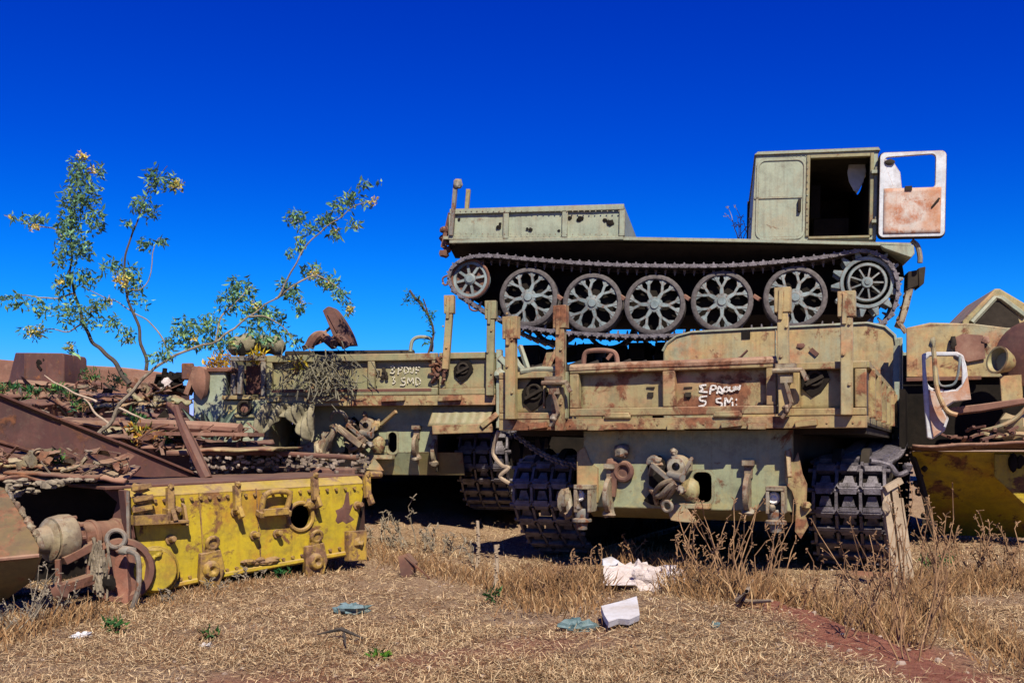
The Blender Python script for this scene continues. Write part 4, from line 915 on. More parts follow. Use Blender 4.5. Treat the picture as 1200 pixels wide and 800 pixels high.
tp2 = [(960, 302), (860, 311), (760, 311.5), (690, 309), (620, 304), (575, 300), (545, 303), (527, 318), (530, 338), (550, 353), (580, 371), (615, 383), (680, 390.5), (760, 393.5), (845, 389.5), (900, 385), (960, 382), (1005, 384), (1035, 378), (1049, 358), (1052, 330), (1040, 306), (1012, 294)]
tpl = [qt(px, py, .0) for px, py in tp2]; tpl = [Vector((p.x, yt, p.z)) for p in tpl]
link_track(tpl, (0, 1, 0), SLINK, TT, True, .118)
tpl = [Vector((p.x, 2.15, p.z)) for p in tpl]; link_track(tpl, (0, 1, 0), SLINK, TT, True, .118)
# a few weeds on the deck
def twig_mb(base, h, n, spread, seed, r=.004):
    rr = random.Random(seed); m = MB()
    for k in range(n):
        p = Vector(base) + Vector((rr.uniform(-.05, .05), rr.uniform(-.05, .05), 0)); d = Vector((rr.uniform(-spread, spread), rr.uniform(-spread, spread), 1)).normalized(); pts = [p]
        L = h * rr.uniform(.5, 1.05)
        for i in range(5):
            d = (d + Vector((rr.uniform(-.22, .22), rr.uniform(-.22, .22), rr.uniform(-.05, .1)))).normalized(); p = p + d * L / 5; pts.append(p)
        m.tube(pts, [r * (1.3 - .15 * i) for i in range(6)], 4)
        for i in (2, 3, 4, 5):
            if rr.random() < .78:
                e = (d * .6 + Vector((rr.uniform(-1, 1), rr.uniform(-1, 1), rr.uniform(.1, .9)))).normalized(); l = h * rr.uniform(.08, .25); q_ = pts[i] + e * l
                m.tube([pts[i], pts[i] + e * l * .5 + Vector((0, 0, .01)), q_ + Vector((0, 0, l * .25))], [r * .8, r * .7, r * .5], 3)
                for w in range(3):
                    a_ = q_ + Vector((0, 0, l * .25 - w * .012)); a2 = a_ + Vector((rr.uniform(-1, 1), rr.uniform(-1, 1), rr.uniform(-.2, 1))).normalized() * r * rr.uniform(3, 8); m.beam(a_, a2, r * 1.3, r * 1.0)
    return m
b = qt(868, 281, .6); b = FT.m @ b
solo('dry_twig', twig_mb(b, .42, 5, .45, 4, .006), 'twig', 'bare dark twig standing on the deck of the stacked carrier behind its cab', 'plant')

# ------------------------------------------------------------------ yellow hull lying in the grass, front left
FY = Frame((-2.31, 6.58, 0), R(41))
TY = thing('yellow_hull', 'yellow rusted armoured hull with brackets and a round hole, sunk in the straw at left', 'vehicle wreck', FY.loc, FY.rot)
def qy(px, py, out=0.): return FY.q(px, py, -out)
YL = [(152, 582), (440, 566)]
tl, tr_, bl, br = qy(152, 583), qy(428, 566), qy(172, 692), qy(412, 645)
hole_c = qy(352, 605); hr = .10
# front plate: two bent sheets round the hole
def plate_ring():
    m = MB(); n = 32; o_ = []; i_ = []
    corners = [tl, tr_, br, bl]
    for k in range(n):
        a = 2 * math.pi * k / n; d = Vector((math.cos(a), 0, math.sin(a))); i_.append(hole_c + Vector((d.x * hr * .85, 0, d.z * hr)))
        best = 1e9
        for e in range(4):
            p, q = corners[e], corners[(e + 1) % 4]; ex, ez = q.x - p.x, q.z - p.z; den = d.x * ez - d.z * ex
            if abs(den) < 1e-9: continue
            t_ = ((p.x - hole_c.x) * ez - (p.z - hole_c.z) * ex) / den; u_ = ((p.x - hole_c.x) * d.z - (p.z - hole_c.z) * d.x) / den
            if t_ > 0 and -.001 <= u_ <= 1.001: best = min(best, t_)
        o_.append(hole_c + d * best)
    # put the four corners in
    for c in corners:
        k = min(range(n), key=lambda k: (o_[k] - c).length); o_[k] = c.copy()
    m.ring(o_, i_, (0, .03, 0)); return m
fp = part('front_plate', plate_ring(), 'yellow', TY)
m = MB(); tb = [qy(148, 571), qy(434, 551)]
m.prism([tl + Vector((0, -.004, 0)), tl + Vector((0, .10, .055)), tl + Vector((0, .13, .055)), tl + Vector((0, .035, -.004))], tr_ - tl); part('top_bevel', m, 'yellow', TY, .004)
m = MB(); m.prism([tl + Vector((-.12, .10, .05)), tr_ + Vector((.05, .10, .05)), tr_ + Vector((.05, .10, .065)), tl + Vector((-.12, .10, .07))], (0, 1.3, 0)); part('deck_plate', m, 'maroon', TY, .004)
m = MB(); m.tube(catmull([qy(166, 694, .0), qy(250, 676, .012), qy(330, 661, .01), qy(412, 647, .0)], 5), .02, 7); part('bottom_lip', m, 'yellow', TY)
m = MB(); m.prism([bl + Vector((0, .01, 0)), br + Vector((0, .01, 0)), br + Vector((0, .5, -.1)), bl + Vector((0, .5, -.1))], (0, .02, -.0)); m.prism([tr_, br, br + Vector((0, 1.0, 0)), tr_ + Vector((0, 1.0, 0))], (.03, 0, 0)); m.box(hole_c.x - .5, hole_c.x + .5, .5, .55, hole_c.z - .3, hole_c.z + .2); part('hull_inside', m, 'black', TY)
m = MB(); m.torus(hole_c + Vector((0, -.004, 0)), (0, 1, 0), hr, .016, 26, 7); m.ball(qy(365, 590, .02), .05, 8, (1.2, .6, .8)); part('hole_rim', m, 'yellowrust', fp)
m = MB(); m.ball(qy(404, 603, .0), .075, 14, (.9, .06, 1.0), .9); m.beam(qy(407, 576, .001), qy(406, 596, .001), .02, .006, (0, 1, 0), .06, .006); part('rust_patch', m, 'rust', fp)
def ypart(n, f, mat='yellow', bev=.004, label=None):
    m = MB(); f(m); return part(n, m, mat, TY, bev, label)
m = MB()
for pa, pb in (((233, 577), (240, 676)), ((300, 572), (306, 664))): m.tube([qy(*pa, .002), qy(*pb, .002)], .006, 4)
part('weld_seam', m, 'yellowrust', fp, kind='stuff')
def hingeb(px, py):
    def f(m):
        c = qy(px, py); m.beam(c + Vector((0, -.03, .05)), c + Vector((-.01, -.06, -.12)), .045, .04, (0, 1, 0)); m.ball(c + Vector((0, -.05, .06)), .022, 8); m.beam(c + Vector((0, -.06, -.1)), c + Vector((.01, -.09, -.17)), .03, .05, (0, 1, 0))
    return f
for px, py in ((197, 580), (275, 577), (366, 566), (427, 564)): ypart('hinge', hingeb(px, py), 'yellowrust')
def stud(px, py, l=.09):
    def f(m): c = qy(px, py); m.cyl(c, c + Vector((0, -l, .01)), .02, 9); m.cyl(c, c + Vector((0, -.015, 0)), .034, 9)
    return f
m = MB()
for a_, b_, n_ in (((160, 588), (425, 571), 26), ((178, 684), (408, 640), 22)):
    for k in range(n_): c = qy(a_[0] + (b_[0] - a_[0]) * k / (n_ - 1), a_[1] + (b_[1] - a_[1]) * k / (n_ - 1)); m.cyl(c, c + Vector((0, -.02, 0)), .012, 6)
part('bolt_row', m, 'yellowrust', fp, kind='stuff')
for px, py in ((297, 627), (324, 625), (199, 632), (418, 592), (205, 598), (275, 600)): ypart('stud', stud(px, py, random.uniform(.07, .10)), 'yellowrust')
def handle(m):
    a, b, c, d = qy(303, 600), qy(308, 578), qy(334, 577), qy(332, 598)
    m.beam(a + Vector((0, -.06, 0)), d + Vector((0, -.06, 0)), .05, .06, (0, 1, 0)); m.tube(catmull([a + Vector((0, -.04, 0)), b + Vector((0, -.06, 0)), c + Vector((0, -.06, 0)), d + Vector((0, -.04, 0))], 6), .022, 8)
    for p in (a, d): m.beam(p + Vector((0, .0, 0)), p + Vector((0, -.08, -.02)), .05, .04)
ypart('hasp', handle, 'yellowrust')
def shelf(m):
    a = qy(190, 604); b = qy(215, 606); m.box(a.x, b.x, -.10, .0, a.z - .05, a.z - .03); m.box(a.x, a.x + .02, -.10, 0, a.z - .05, a.z + .05); m.prism([Vector((b.x, 0, b.z - .05)), Vector((b.x, -.1, b.z - .05)), Vector((b.x, -.05, b.z + .08)), Vector((b.x, 0, b.z + .1))], (-.02, 0, 0))
ypart('shelf_bracket', shelf, 'yellowrust')
def hookb(px, py, s=1.):
    def f(m):
        c = qy(px, py); m.prism([c + Vector(v) * s for v in ((-.07, -.01, .08), (.07, -.01, .10), (.10, -.01, -.03), (.06, -.01, -.15), (-.02, -.01, -.19), (-.08, -.01, -.1))], (0, -.05, 0))
        m.lathe(c + Vector((.0, -.06, -.03)), (0, -1, 0), [(0, .065 * s), (.035, .05 * s), (.04, .03 * s), (.01, .001)], 9); m.beam(c + Vector((.02, -.04, -.1 * s)), c + Vector((-.03, -.06, -.26 * s)), .05, .04)
        m.beam(c + Vector((.0, -.03, .08 * s)), c + Vector((.01, -.04, .17 * s)), .06 * s, .05); m.torus(c + Vector((.01, -.06, .15 * s)), (0, 1, .3), .04 * s, .016, 12, 6)
    return f
ypart('tow_eye', hookb(243, 661), 'yellowrust'); ypart('tow_eye', hookb(365, 652, 1.02), 'yellowrust')
def corner(m):
    c = qy(413, 634); m.box(c.x - .07, c.x + .09, -.06, .0, c.z - .14, c.z + .08); m.ball(c + Vector((.02, -.06, 0)), .04, 10)
ypart('corner_block', corner, 'yellowrust'); ypart('pin', lambda m: m.cyl(qy(432, 556) + Vector((-.03, -.02, 0)), qy(432, 556) + Vector((.10, -.02, 0)), .028, 9), 'yellowrust')
def stack(m):
    for k, (px, py) in enumerate(((163, 572), (165, 585), (164, 597))): c = qy(px, py, .03); m.ball(c, .042, 9, (1.3, .8, .8), .8); m.beam(c + Vector((-.06, -.03, 0)), c + Vector((.06, -.05, .02)), .03, .03)
    c = qy(170, 608, .0); m.box(c.x - .10, c.x + .12, -.10, .0, c.z - .03, c.z + .03)
ypart('pivot_block', stack, 'yellowrust')
def drum(m): c = qy(180, 672, .03); m.lathe(c + Vector((0, .12, .02)), (-.05, -1, .05), [(0, .09), (.02, .15), (.16, .15), (.2, .13), (.2, .001)], 20); m.ball(qy(181, 648, .10), .05, 10, (1, .8, .7)); m.torus(c + Vector((0, -.02, .02)), (-.05, -1, .05), .152, .012, 22, 6)
ypart('end_drum', drum)
def rags(m):
    for k in range(9): c = qy(random.uniform(240, 420), random.uniform(655, 662)) ; c = qy(285 + k * 4.5, 657 + random.uniform(-3, 3)); m.ball(c + Vector((0, -.02, 0)), random.uniform(.015, .035), 6, (1.6, 1, .7))
ypart('bent_lip', rags, 'yellowrust')
m = MB(); a = tl + Vector((-.02, .02, -.02))
m.prism([tl + Vector((-.005, .0, .05)), tl + Vector((-.005, .12, .05)), bl + Vector((-.04, .12, 0)), bl + Vector((-.04, 0, 0))], (-.03, 0, 0)); part('end_post', m, 'maroon', TY, .006)

# ------------------------------------------------------------------ broken running gear between the yellow hull and the left edge
TX = thing('axle_wreck', 'rusty axle and final drive hanging from a dark torn open hull at the left edge', 'vehicle wreck', P(95, 700, 6.7))
Ox = TX.location
def X_(px, py, Y): return P(px, py, Y) - Ox
m = MB()
m.prism([X_(-30, 563, 7.0), X_(150, 563, 7.0), X_(150, 690, 7.05), X_(-30, 690, 7.05)], (0, .02, 0)); m.prism([X_(-40, 700, 6.2), X_(150, 695, 6.6), X_(150, 690, 7.1), X_(-30, 690, 7.1)], (0, 0, .01)); part('cavity_wall', m, 'black', TX)  # black colour stands in for the shade inside the cavity
def lip(u, v):
    p = X_(-45 + 190 * u, 551 + 9 * v + 3 * math.sin(14 * u) * v, 6.55); return p + Vector((0, .3 * (1 - v), .03 * (1 - v) + .012 * nz((u * 9, v, 0), 1.5, 4)))
m = MB().grid(lip, 40, 4); part('top_lip', m, 'rustlight', TX, solid=.02)
m = MB()
for k in range(60):
    u = random.random(); px = 10 + 100 * u; py = 562 + random.random() * 26 * max(0, 1 - u * 1.35); c = X_(px, py, 6.5 + random.uniform(-.05, .1)); m.ball(c, random.uniform(.012, .03), 6, (1.4, 1, .7))
part('clod', m, 'twig', TX, kind='stuff')
m = MB(); m.prism([X_(112, 566, 6.62), X_(152, 568, 6.58), X_(150, 640, 6.58), X_(128, 618, 6.6), X_(137, 588, 6.62)], (.0, .03, 0)); part('torn_plate', m, 'maroon', TX, .004)
ax0, ax1 = X_(62, 632, 6.2), X_(132, 627, 6.55)
d = (ax1 - ax0).normalized(); L = (ax1 - ax0).length
m = MB(); m.lathe(ax0, d, [(-.12, .07), (-.05, .09), (-.03, .13)], 22); m.lathe(ax0, d, [(-.03, .02), (-.02, .14), (.05, .155), (.10, .155), (.11, .13), (.12, .02)], 24); fl_ = part('flange', m, 'junk', TX, .004)
m = MB(); m.lathe(ax0, d, [(.11, .11), (.16, .11), (.17, .10), (.24, .10), (.245, .112), (.27, .112), (.275, .10), (L, .10), (L + .01, .115), (L + .05, .11), (L + .05, .02)], 22); part('axle', m, 'rust', TX, .003)
m = MB()
for k in range(10): a = 2 * math.pi * k / 10; u = d.orthogonal().normalized(); v = d.cross(u); c = ax0 + d * .11 + (u * math.cos(a) + v * math.sin(a)) * .135; m.cyl(c, c + d * .025, .014, 6)
part('bolt', m, 'rust', fl_)
m = MB(); m.beam(X_(74, 657, 6.15), X_(112, 637, 6.3), .07, .05); m.beam(X_(68, 655, 6.1), X_(69, 688, 6.1), .03, .03); m.beam(X_(62, 692, 6.0), X_(112, 676, 6.3), .08, .06); m.cyl(X_(66, 695, 6.0), X_(74, 690, 6.0), .06, 10); part('link_arm', m, 'rust', TX, .004)
m = MB(); m.lathe(X_(142, 668, 6.38), (.35, -1, .1), [(0, .20), (.03, .21), (.06, .20), (.065, .17), (.03, .15), (.03, .001)], 28); part('final_drive', m, 'rust', TX)
m = MB(); m.prism([X_(128, 640, 6.35), X_(146, 632, 6.35), X_(150, 690, 6.3), X_(150, 712, 6.3), X_(140, 705, 6.3), X_(124, 672, 6.35)], (0, .10, 0)); part('drive_bracket', m, 'redrust2', TX, .01)
m = MB(); m.torus(X_(136, 631, 6.32), (.3, -1, .2), .055, .016, 20, 8); part('seal_ring', m, 'grey', TX)
m = MB(); m.lathe(X_(136, 631, 6.36), (.3, -1, .2), [(0, .001), (0, .07)], 14); m.ball(X_(128, 682, 6.25), .045, 8, (1, .5, 1.1)); part('bore', m, 'black', TX)
m = MB(); m.ball(X_(148, 645, 6.25), .04, 10, (1.5, .8, .7)); m.tube(catmull([X_(150, 645, 6.22), X_(160, 650, 6.2), X_(163, 665, 6.18), X_(162, 690, 6.15), X_(155, 713, 6.15)], 6), .017, 8); part('hose', m, 'grey', TX)
m = MB()
for k in range(70): c = X_(random.gauss(115, 5), random.uniform(640, 690), 6.25); e = Vector((random.uniform(-.3, .3), random.uniform(-.3, .3), 1)).normalized() * random.uniform(.04, .09); m.beam(c - e, c + e, .012, .008)
part('hanging_roots', m, 'twig', TX, kind='stuff')
m = MB(); m.beam(X_(150, 575, 6.4), X_(151, 640, 6.4), .02, .02); part('rod', m, 'grey', TX)

# slab sided hull cut by the left edge
TL = thing('hull_corner', 'pale olive sloping hull corner cut off by the left edge of the picture', 'vehicle wreck', P(20, 690, 5.7))
Ol = TL.location
def L_(px, py, Y): return P(px, py, Y) - Ol
m = MB(); m.prism([L_(-60, 555, 6.1), L_(5, 571, 6.0), L_(30, 612, 5.85), L_(46, 640, 5.7), L_(45, 650, 5.68), L_(-60, 660, 5.5)], (-.02, .05, -.03)); part('glacis', m, 'glacis', TL, .006)
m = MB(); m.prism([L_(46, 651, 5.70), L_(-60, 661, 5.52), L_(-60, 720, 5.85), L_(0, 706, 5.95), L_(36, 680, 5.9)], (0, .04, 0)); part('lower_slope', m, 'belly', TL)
m = MB(); m.tube([L_(-60, 660.5, 5.5), L_(46, 650.5, 5.68)], .012, 6); part('weld_edge', m, 'rustlight', TL)
m = MB()
for k in range(30): t_ = random.random(); c = L_(6 + 44 * t_, 572 + 70 * t_, 6.0 - .3 * t_); m.ball(c + Vector((.01, 0, 0)), random.uniform(.008, .022), 6, (1, .8, 1.4), .9)
part('torn_edge', m, 'junk', TL, kind='stuff')

# ------------------------------------------------------------------ yellow wreck at the right edge
FR = Frame((3.745, 9.5, 0.0), R(-23.43))
TR = thing('yellow_wreck', 'yellow and rust tracked wreck with torn white door frame, cut by the right edge', 'vehicle wreck', FR.loc, FR.rot)
def qr(px, py, y=0.): return FR.q(px, py, y)
m = MB(); zdk = .93
def dk(u, v):
    x = -.02 + 1.6 * u; y = -.30 + 1.5 * v; return Vector((x + .1 * (1 - v) * (1 - u), y - .04 * u, zdk + .03 * nz((x * 3, y * 3, 0), 1, 6) + (.02 if v < .1 else 0) + .05 * u))
m.grid(dk, 30, 16); part('deck', m, 'rustlight', TR, solid=.025)
m = MB(); m.prism([(.06, .02, .90), (.18, .62, .40), (.30, 1.05, .03), (1.6, 1.05, .03), (1.6, .02, .90)], (0, .03, .0)); m.prism([(.06, .05, .90), (.30, 1.08, .03), (.30, 2.5, .03), (.06, 2.5, .9)], (.03, 0, 0)); part('hull', m, 'yellow', TR)
m = MB(); a, b, c, d = qr(1165, 532, .02), qr(1230, 532, .02), qr(1230, 618, .02), qr(1165, 558, .02); m.prism([a, b, c, d], (0, .03, 0)); yp = part('front_plate', m, 'yellow', TR, .004)
m = MB(); m.ball(qr(1187, 541, .0), .07, 9, (.7, .4, 1.3)); m.ball(qr(1196, 540, .0), .06, 9, (.7, .4, 1.1)); part('tooth_hole', m, 'black', yp)
m = MB(); a = qr(1062, 384, .9); 
m.prism([qr(1062, 384, .9), qr(1090, 379, .9), qr(1140, 379, .9), qr(1180, 384, .9), qr(1240, 384, .9), qr(1240, 442, .9), qr(1062, 442, .9)], (0, .05, 0)); m.prism([qr(1062, 384, .9), qr(1090, 379, .9), qr(1140, 379, .9), qr(1180, 384, .9), qr(1180, 384, .9) + Vector((0, 1.4, .05)), qr(1062, 384, .9) + Vector((0, 1.4, .05))], (0, 0, -.02)); ct = part('cab_wall', m, 'tan', TR, .02)
m = MB(); m.prism([qr(1118, 396, .88), qr(1128, 391, .88), qr(1152, 393, .88), qr(1155, 420, .88), qr(1134, 424, .88), qr(1120, 415, .88)], (0, -.012, 0)); m.ball(qr(1155, 398, .87), .04, 8, (1, .4, 1)); part('patch_plate', m, 'rustlight', ct, .004)
m = MB(); FR.bx(m, 1062, 440, 1150, 447, .86, .9); part('cab_rail', m, 'rust', ct, .006)
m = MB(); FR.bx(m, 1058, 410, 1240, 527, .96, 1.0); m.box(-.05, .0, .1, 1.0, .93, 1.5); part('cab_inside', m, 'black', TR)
m = MB(); m.ball(qr(1117, 401, .87), .05, 8, (.6, .6, 1.4)); part('vent_knob', m, 'dark', ct)
# hanging door frame
dy = .12
o1 = [qr(px, py, dy) for px, py in ((1080, 415), (1087, 412), (1122, 412), (1129, 416), (1133, 430), (1137, 468), (1118, 471), (1104, 480), (1112, 490), (1107, 505), (1092, 515), (1086, 513), (1083, 480), (1081, 445))]
i1 = [qr(px, py, dy) for px, py in ((1085, 421), (1090, 417), (1119, 417), (1126, 421), (1127, 435), (1127, 450), (1120, 456), (1104, 457), (1100, 457), (1096, 456), (1090, 453), (1087, 449), (1086, 440), (1085, 430))]
m = MB(); m.ring(o1, i1, (0, .05, 0)); dr_ = part('door_frame', m, 'white', TR, .012, label='torn white door frame with orange rust')
m = MB(); m.prism([qr(px, py, dy - .006) for px, py in ((1088, 456), (1098, 460), (1122, 458), (1128, 452), (1134, 440), (1138, 468), (1117, 470), (1103, 479), (1109, 490), (1104, 505), (1094, 512), (1090, 490))], (0, -.012, 0)); part('rust_skin', m, 'redrust', dr_, .003)
m = MB(); m.tube(catmull([qr(1125, 416, dy - .02), qr(1124, 430, dy - .03), qr(1120, 447, dy - .02), qr(1112, 452, dy - .02), qr(1101, 450, dy - .02), qr(1097, 430, dy - .02)], 5), .012, 7); part('seal', m, 'wheel', dr_)
m = MB(); m.tube(catmull([qr(1093, 400, .0), qr(1095, 420, .0), qr(1097, 450, .0), qr(1103, 470, .0), qr(1111, 482, .0), qr(1122, 486, .0)], 6), .022, 8); m.ball(qr(1093, 402, .0), .04, 8, (.8, .8, 1.6)); part('lever', m, 'tan', TR)
m = MB(); m.prism([qr(1108, 478, .2), qr(1150, 473, .2), qr(1200, 466, .2), qr(1240, 460, .2), qr(1240, 468, .2), qr(1200, 473, .2), qr(1150, 482, .2), qr(1112, 486, .2)], (0, .35, 0)); part('fender', m, 'rustlight', TR, .01)
m = MB(); m.lathe(qr(1181, 425, .3), (-.75, -.65, .2), [(-.05, .05), (.0, .09), (.10, .13), (.13, .135), (.13, .115), (.06, .09), (.06, .001)], 22); lp = part('headlamp', m, 'sand', TR)
m = MB(); m.beam(qr(1186, 472, .3), qr(1184, 440, .3), .18, .12); m.ball(qr(1190, 500, .2), .14, 10, (1.2, .8, .9)); m.tube(catmull([qr(1150, 505, .1), qr(1170, 500, .05), qr(1190, 490, .05), qr(1210, 470, .05)], 5), .02, 7); m.tube(catmull([qr(1150, 506, .1), qr(1168, 512, .05), qr(1190, 508, .05), qr(1215, 511, .05)], 5), .022, 7); part('engine_pipe', m, 'tan', TR)
m = MB(); m.lathe(qr(1210, 415, .42), (-.35, -.9, .15), [(0, .001), (.0, .30), (.03, .32), (.06, .32), (.08, .28), (.10, .001)], 32); part('brown_disc', m, 'maroon', TR)
m = MB()
for k in range(26): c = qr(random.uniform(1105, 1200), random.uniform(500, 524), random.uniform(-.2, .1)); e = Vector((random.uniform(-1, 1), random.uniform(-1, 1), random.uniform(-.2, .4))).normalized() * random.uniform(.03, .10); m.beam(c - e, c + e, .03, .02)
part('loose_scrap', m, 'rust', TR, kind='stuff')
m = MB()
for k in range(12): c = qr(1075 + random.uniform(-6, 14), 540 + 9 * k, .12); m.ball(c, random.uniform(.015, .04), 6)
m.tube(catmull([qr(1068, 530, .1), qr(1078, 560, .1), qr(1086, 590, .1), qr(1094, 625, .1)], 5), .03, 7); part('cable', m, 'dark', TR)
# grey slanted cab far behind it
m = MB(); q = lambda px, py: P(px, py, 13.5); qb = lambda px, py: P(px, py, 15.2)
m.prism([q(1128, 376), q(1166, 338), q(1172, 338), q(1240, 378), q(1240, 440), q(1128, 440)], (.35, 1.6, 0)); sb = solo('slanted_cab', m, 'sand', 'pale slanted cab roof poking up behind the yellow wreck at right', 'vehicle wreck', bev=.02)
o_ = sb.location; m = MB(); m.prism([q(1144, 376) - o_, q(1166, 353) - o_, q(1170, 352) - o_, q(1192, 370) - o_, q(1196, 384) - o_, q(1140, 384) - o_], (0, -.012, 0)); part('window', m, 'dark', sb); m = MB(); m.tube([q(1138, 378) - o_ + Vector((0, -.02, 0)), q(1165, 349) - o_ + Vector((0, -.02, 0)), q(1172, 349) - o_ + Vector((0, -.02, 0)), q(1200, 370) - o_ + Vector((0, -.02, 0))], .04, 6); part('window_frame', m, 'green', sb)

# ------------------------------------------------------------------ support under the stacked carrier: stripped hull
m = MB()
FS = Frame(P(700, 520, 13.1), R(-12)); FS = Frame((FS.loc.x, FS.loc.y, .3), R(-12))
TS = thing('stripped_hull', 'black stripped hull and engine junk propping up the stacked carrier behind the sand coloured bed', 'vehicle wreck', FS.loc, FS.rot)
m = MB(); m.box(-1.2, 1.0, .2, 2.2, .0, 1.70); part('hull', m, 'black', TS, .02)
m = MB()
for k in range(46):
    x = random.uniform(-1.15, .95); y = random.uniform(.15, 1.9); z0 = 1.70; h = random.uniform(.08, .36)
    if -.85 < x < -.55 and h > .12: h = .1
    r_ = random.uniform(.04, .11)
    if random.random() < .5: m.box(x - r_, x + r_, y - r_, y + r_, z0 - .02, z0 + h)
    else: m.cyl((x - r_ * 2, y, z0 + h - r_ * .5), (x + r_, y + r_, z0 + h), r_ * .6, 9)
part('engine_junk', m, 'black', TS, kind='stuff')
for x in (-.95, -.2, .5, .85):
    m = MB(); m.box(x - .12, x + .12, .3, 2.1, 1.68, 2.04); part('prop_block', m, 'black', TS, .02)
# junk carried in the front bed, in front of the wheels
TJ = thing('bed_junk', 'dark pipes and bent struts heaped in the bed of the sand coloured carrier', 'scrap metal', F2.loc, F2.rot)
m = MB()
m.prism([F2.q(632, 437, 1.5), F2.q(640, 413, 1.5), F2.q(652, 412, 1.5), F2.q(644, 426, 1.5), F2.q(638, 440, 1.5)], (0, .03, 0)); m.beam(F2.q(640, 436, 1.4), F2.q(654, 405, 1.5), .03); part('strut', m, 'sandrust', TJ, .003)
m = MB(); m.tube(catmull([F2.q(603, 420, 1.6), F2.q(612, 432, 1.6), F2.q(630, 438, 1.6), F2.q(648, 438, 1.6)], 6), .03, 8); part('bent_tube', m, 'green', TJ)
for k in range(9):
    m = MB(); a = F2.q(610 + k * 19, 436, 2.4); m.beam(a + Vector((0, 0, -.4)), a + Vector((random.uniform(-.2, .2), .1, random.uniform(.0, .12))), random.uniform(.05, .12), .08); m.cyl(a + Vector((-.1, .1, .02)), a + Vector((.1, .15, random.uniform(0, .1))), .05, 9); part('engine_scrap', m, 'dark', TJ, .006)

# ------------------------------------------------------------------ scrap heap at the left, behind the yellow hull
m = MB(); m.box(-4.9, -3.05, 9.5, 11.5, .1, 1.22); m.prism([(-3.05, 9.6, .2), (-2.75, 9.8, .2), (-2.75, 11.4, .2), (-3.05, 11.4, .2)], (0, 0, .85)); m.box(-4.9, -3.2, 9.1, 9.5, .1, .62)
heap = solo('rusted_hull', m, 'maroon', 'long rust brown hull buried under the scrap heap at left', 'vehicle wreck', bev=.02)
m = MB()
q = lambda px, py, Y=12.4: P(px, py, Y)
m.prism([q(-40, 419), q(0, 421), q(60, 426), q(140, 430), q(193, 437), q(197, 470), q(-40, 470)], (.1, .25, 0)); m.box(-6.4, -4.4, 12.65, 13.6, .3, 1.75)
solo('rusted_wall', m, 'rustlight', 'reddish sloping plate wall along the top of the scrap heap', 'scrap metal', bev=.01)
m = MB(); q = lambda px, py, Y=11.4: P(px, py, Y)
m.prism([q(29, 413), q(73, 413.5), q(75, 417), q(75.5, 450), q(29, 450)], (.05, .5, 0)); m.prism([q(29, 413), q(29, 450), q(9, 450, 11.8), q(18, 413, 11.8)], (.02, .45, 0))
bb = solo('brown_box', m, 'maroon', 'plain dark brown steel box with slanted side standing on the scrap heap', 'metal box', bev=.012)
m = MB(); m.ball(q(46, 424, 11.41) - bb.location, .05, 8, (1, .3, 1)); m.ball(q(51, 422, 11.41) - bb.location, .04, 8, (1, .3, 1)); m.beam(q(44, 427, 11.4) - bb.location, q(49, 433, 11.4) - bb.location, .04, .02); part('rust_hole', m, 'black', bb)
# long tapering brown beam
m = MB(); A = lambda px, py: P(px, py, 6.7 + (px + 40) / 270 * 1.15)
m.prism([A(-40, 452), A(0, 466), A(60, 492), A(130, 519), A(180, 537), A(228, 558), A(170, 559), A(110, 553), A(60, 538), A(0, 521), A(-40, 508)], (-.006, .02, 0))
for a_, b_ in (((-40, 451), (60, 491)), ((60, 491), (130, 518)), ((130, 518), (228, 557.5))): p, q_ = A(*a_), A(*b_); m.beam(p + Vector((0, .08, .004)), q_ + Vector((0, .06, .002)), .16, .018)
p, q_ = A(-40, 509), A(170, 559.5); m.beam(A(-40, 509) + Vector((0, .07, 0)), A(60, 538) + Vector((0, .07, 0)), .14, .016)
solo('tapered_beam', m, 'maroon', 'long tapering rust brown beam sloping down to the yellow hull', 'steel beam', bev=.003)
m = MB(); m.tube(catmull([P(206, 476, 7.9), P(212, 495, 7.85), P(224, 522, 7.8), P(236, 548, 7.7), P(243, 562, 7.65)], 6), [.025 + .02 * min(1, k / 12) for k in range(25)], 7); m.beam(P(222, 515, 7.83), P(240, 556, 7.68), .09, .03)
solo('leaning_rod', m, 'maroon', 'dark rusty rod leaning behind the top edge of the yellow hull', 'rod')
m = MB(); m.tube([P(165, 497, 8.9), P(240, 500, 8.7), P(282, 503, 8.6)], .05, 9); m.beam(P(190, 508, 8.7), P(300, 509, 8.5), .3, .03)
solo('scrap_pipe', m, 'rustlight', 'pale rusty pipe with flat strip lying below the green truck front', 'pipe')
m = MB(); m.tube([P(195, 531, 8.1), P(300, 530, 8.3), P(420, 536, 8.7)], .022, 8)
solo('thin_pipe', m, 'rust', 'long thin rusty pipe running along the far side of the yellow hull', 'pipe')
rs = random.Random(21)
mats_ = ['rust', 'rustlight', 'maroon', 'sandrust', 'rust', 'maroon', 'olive']
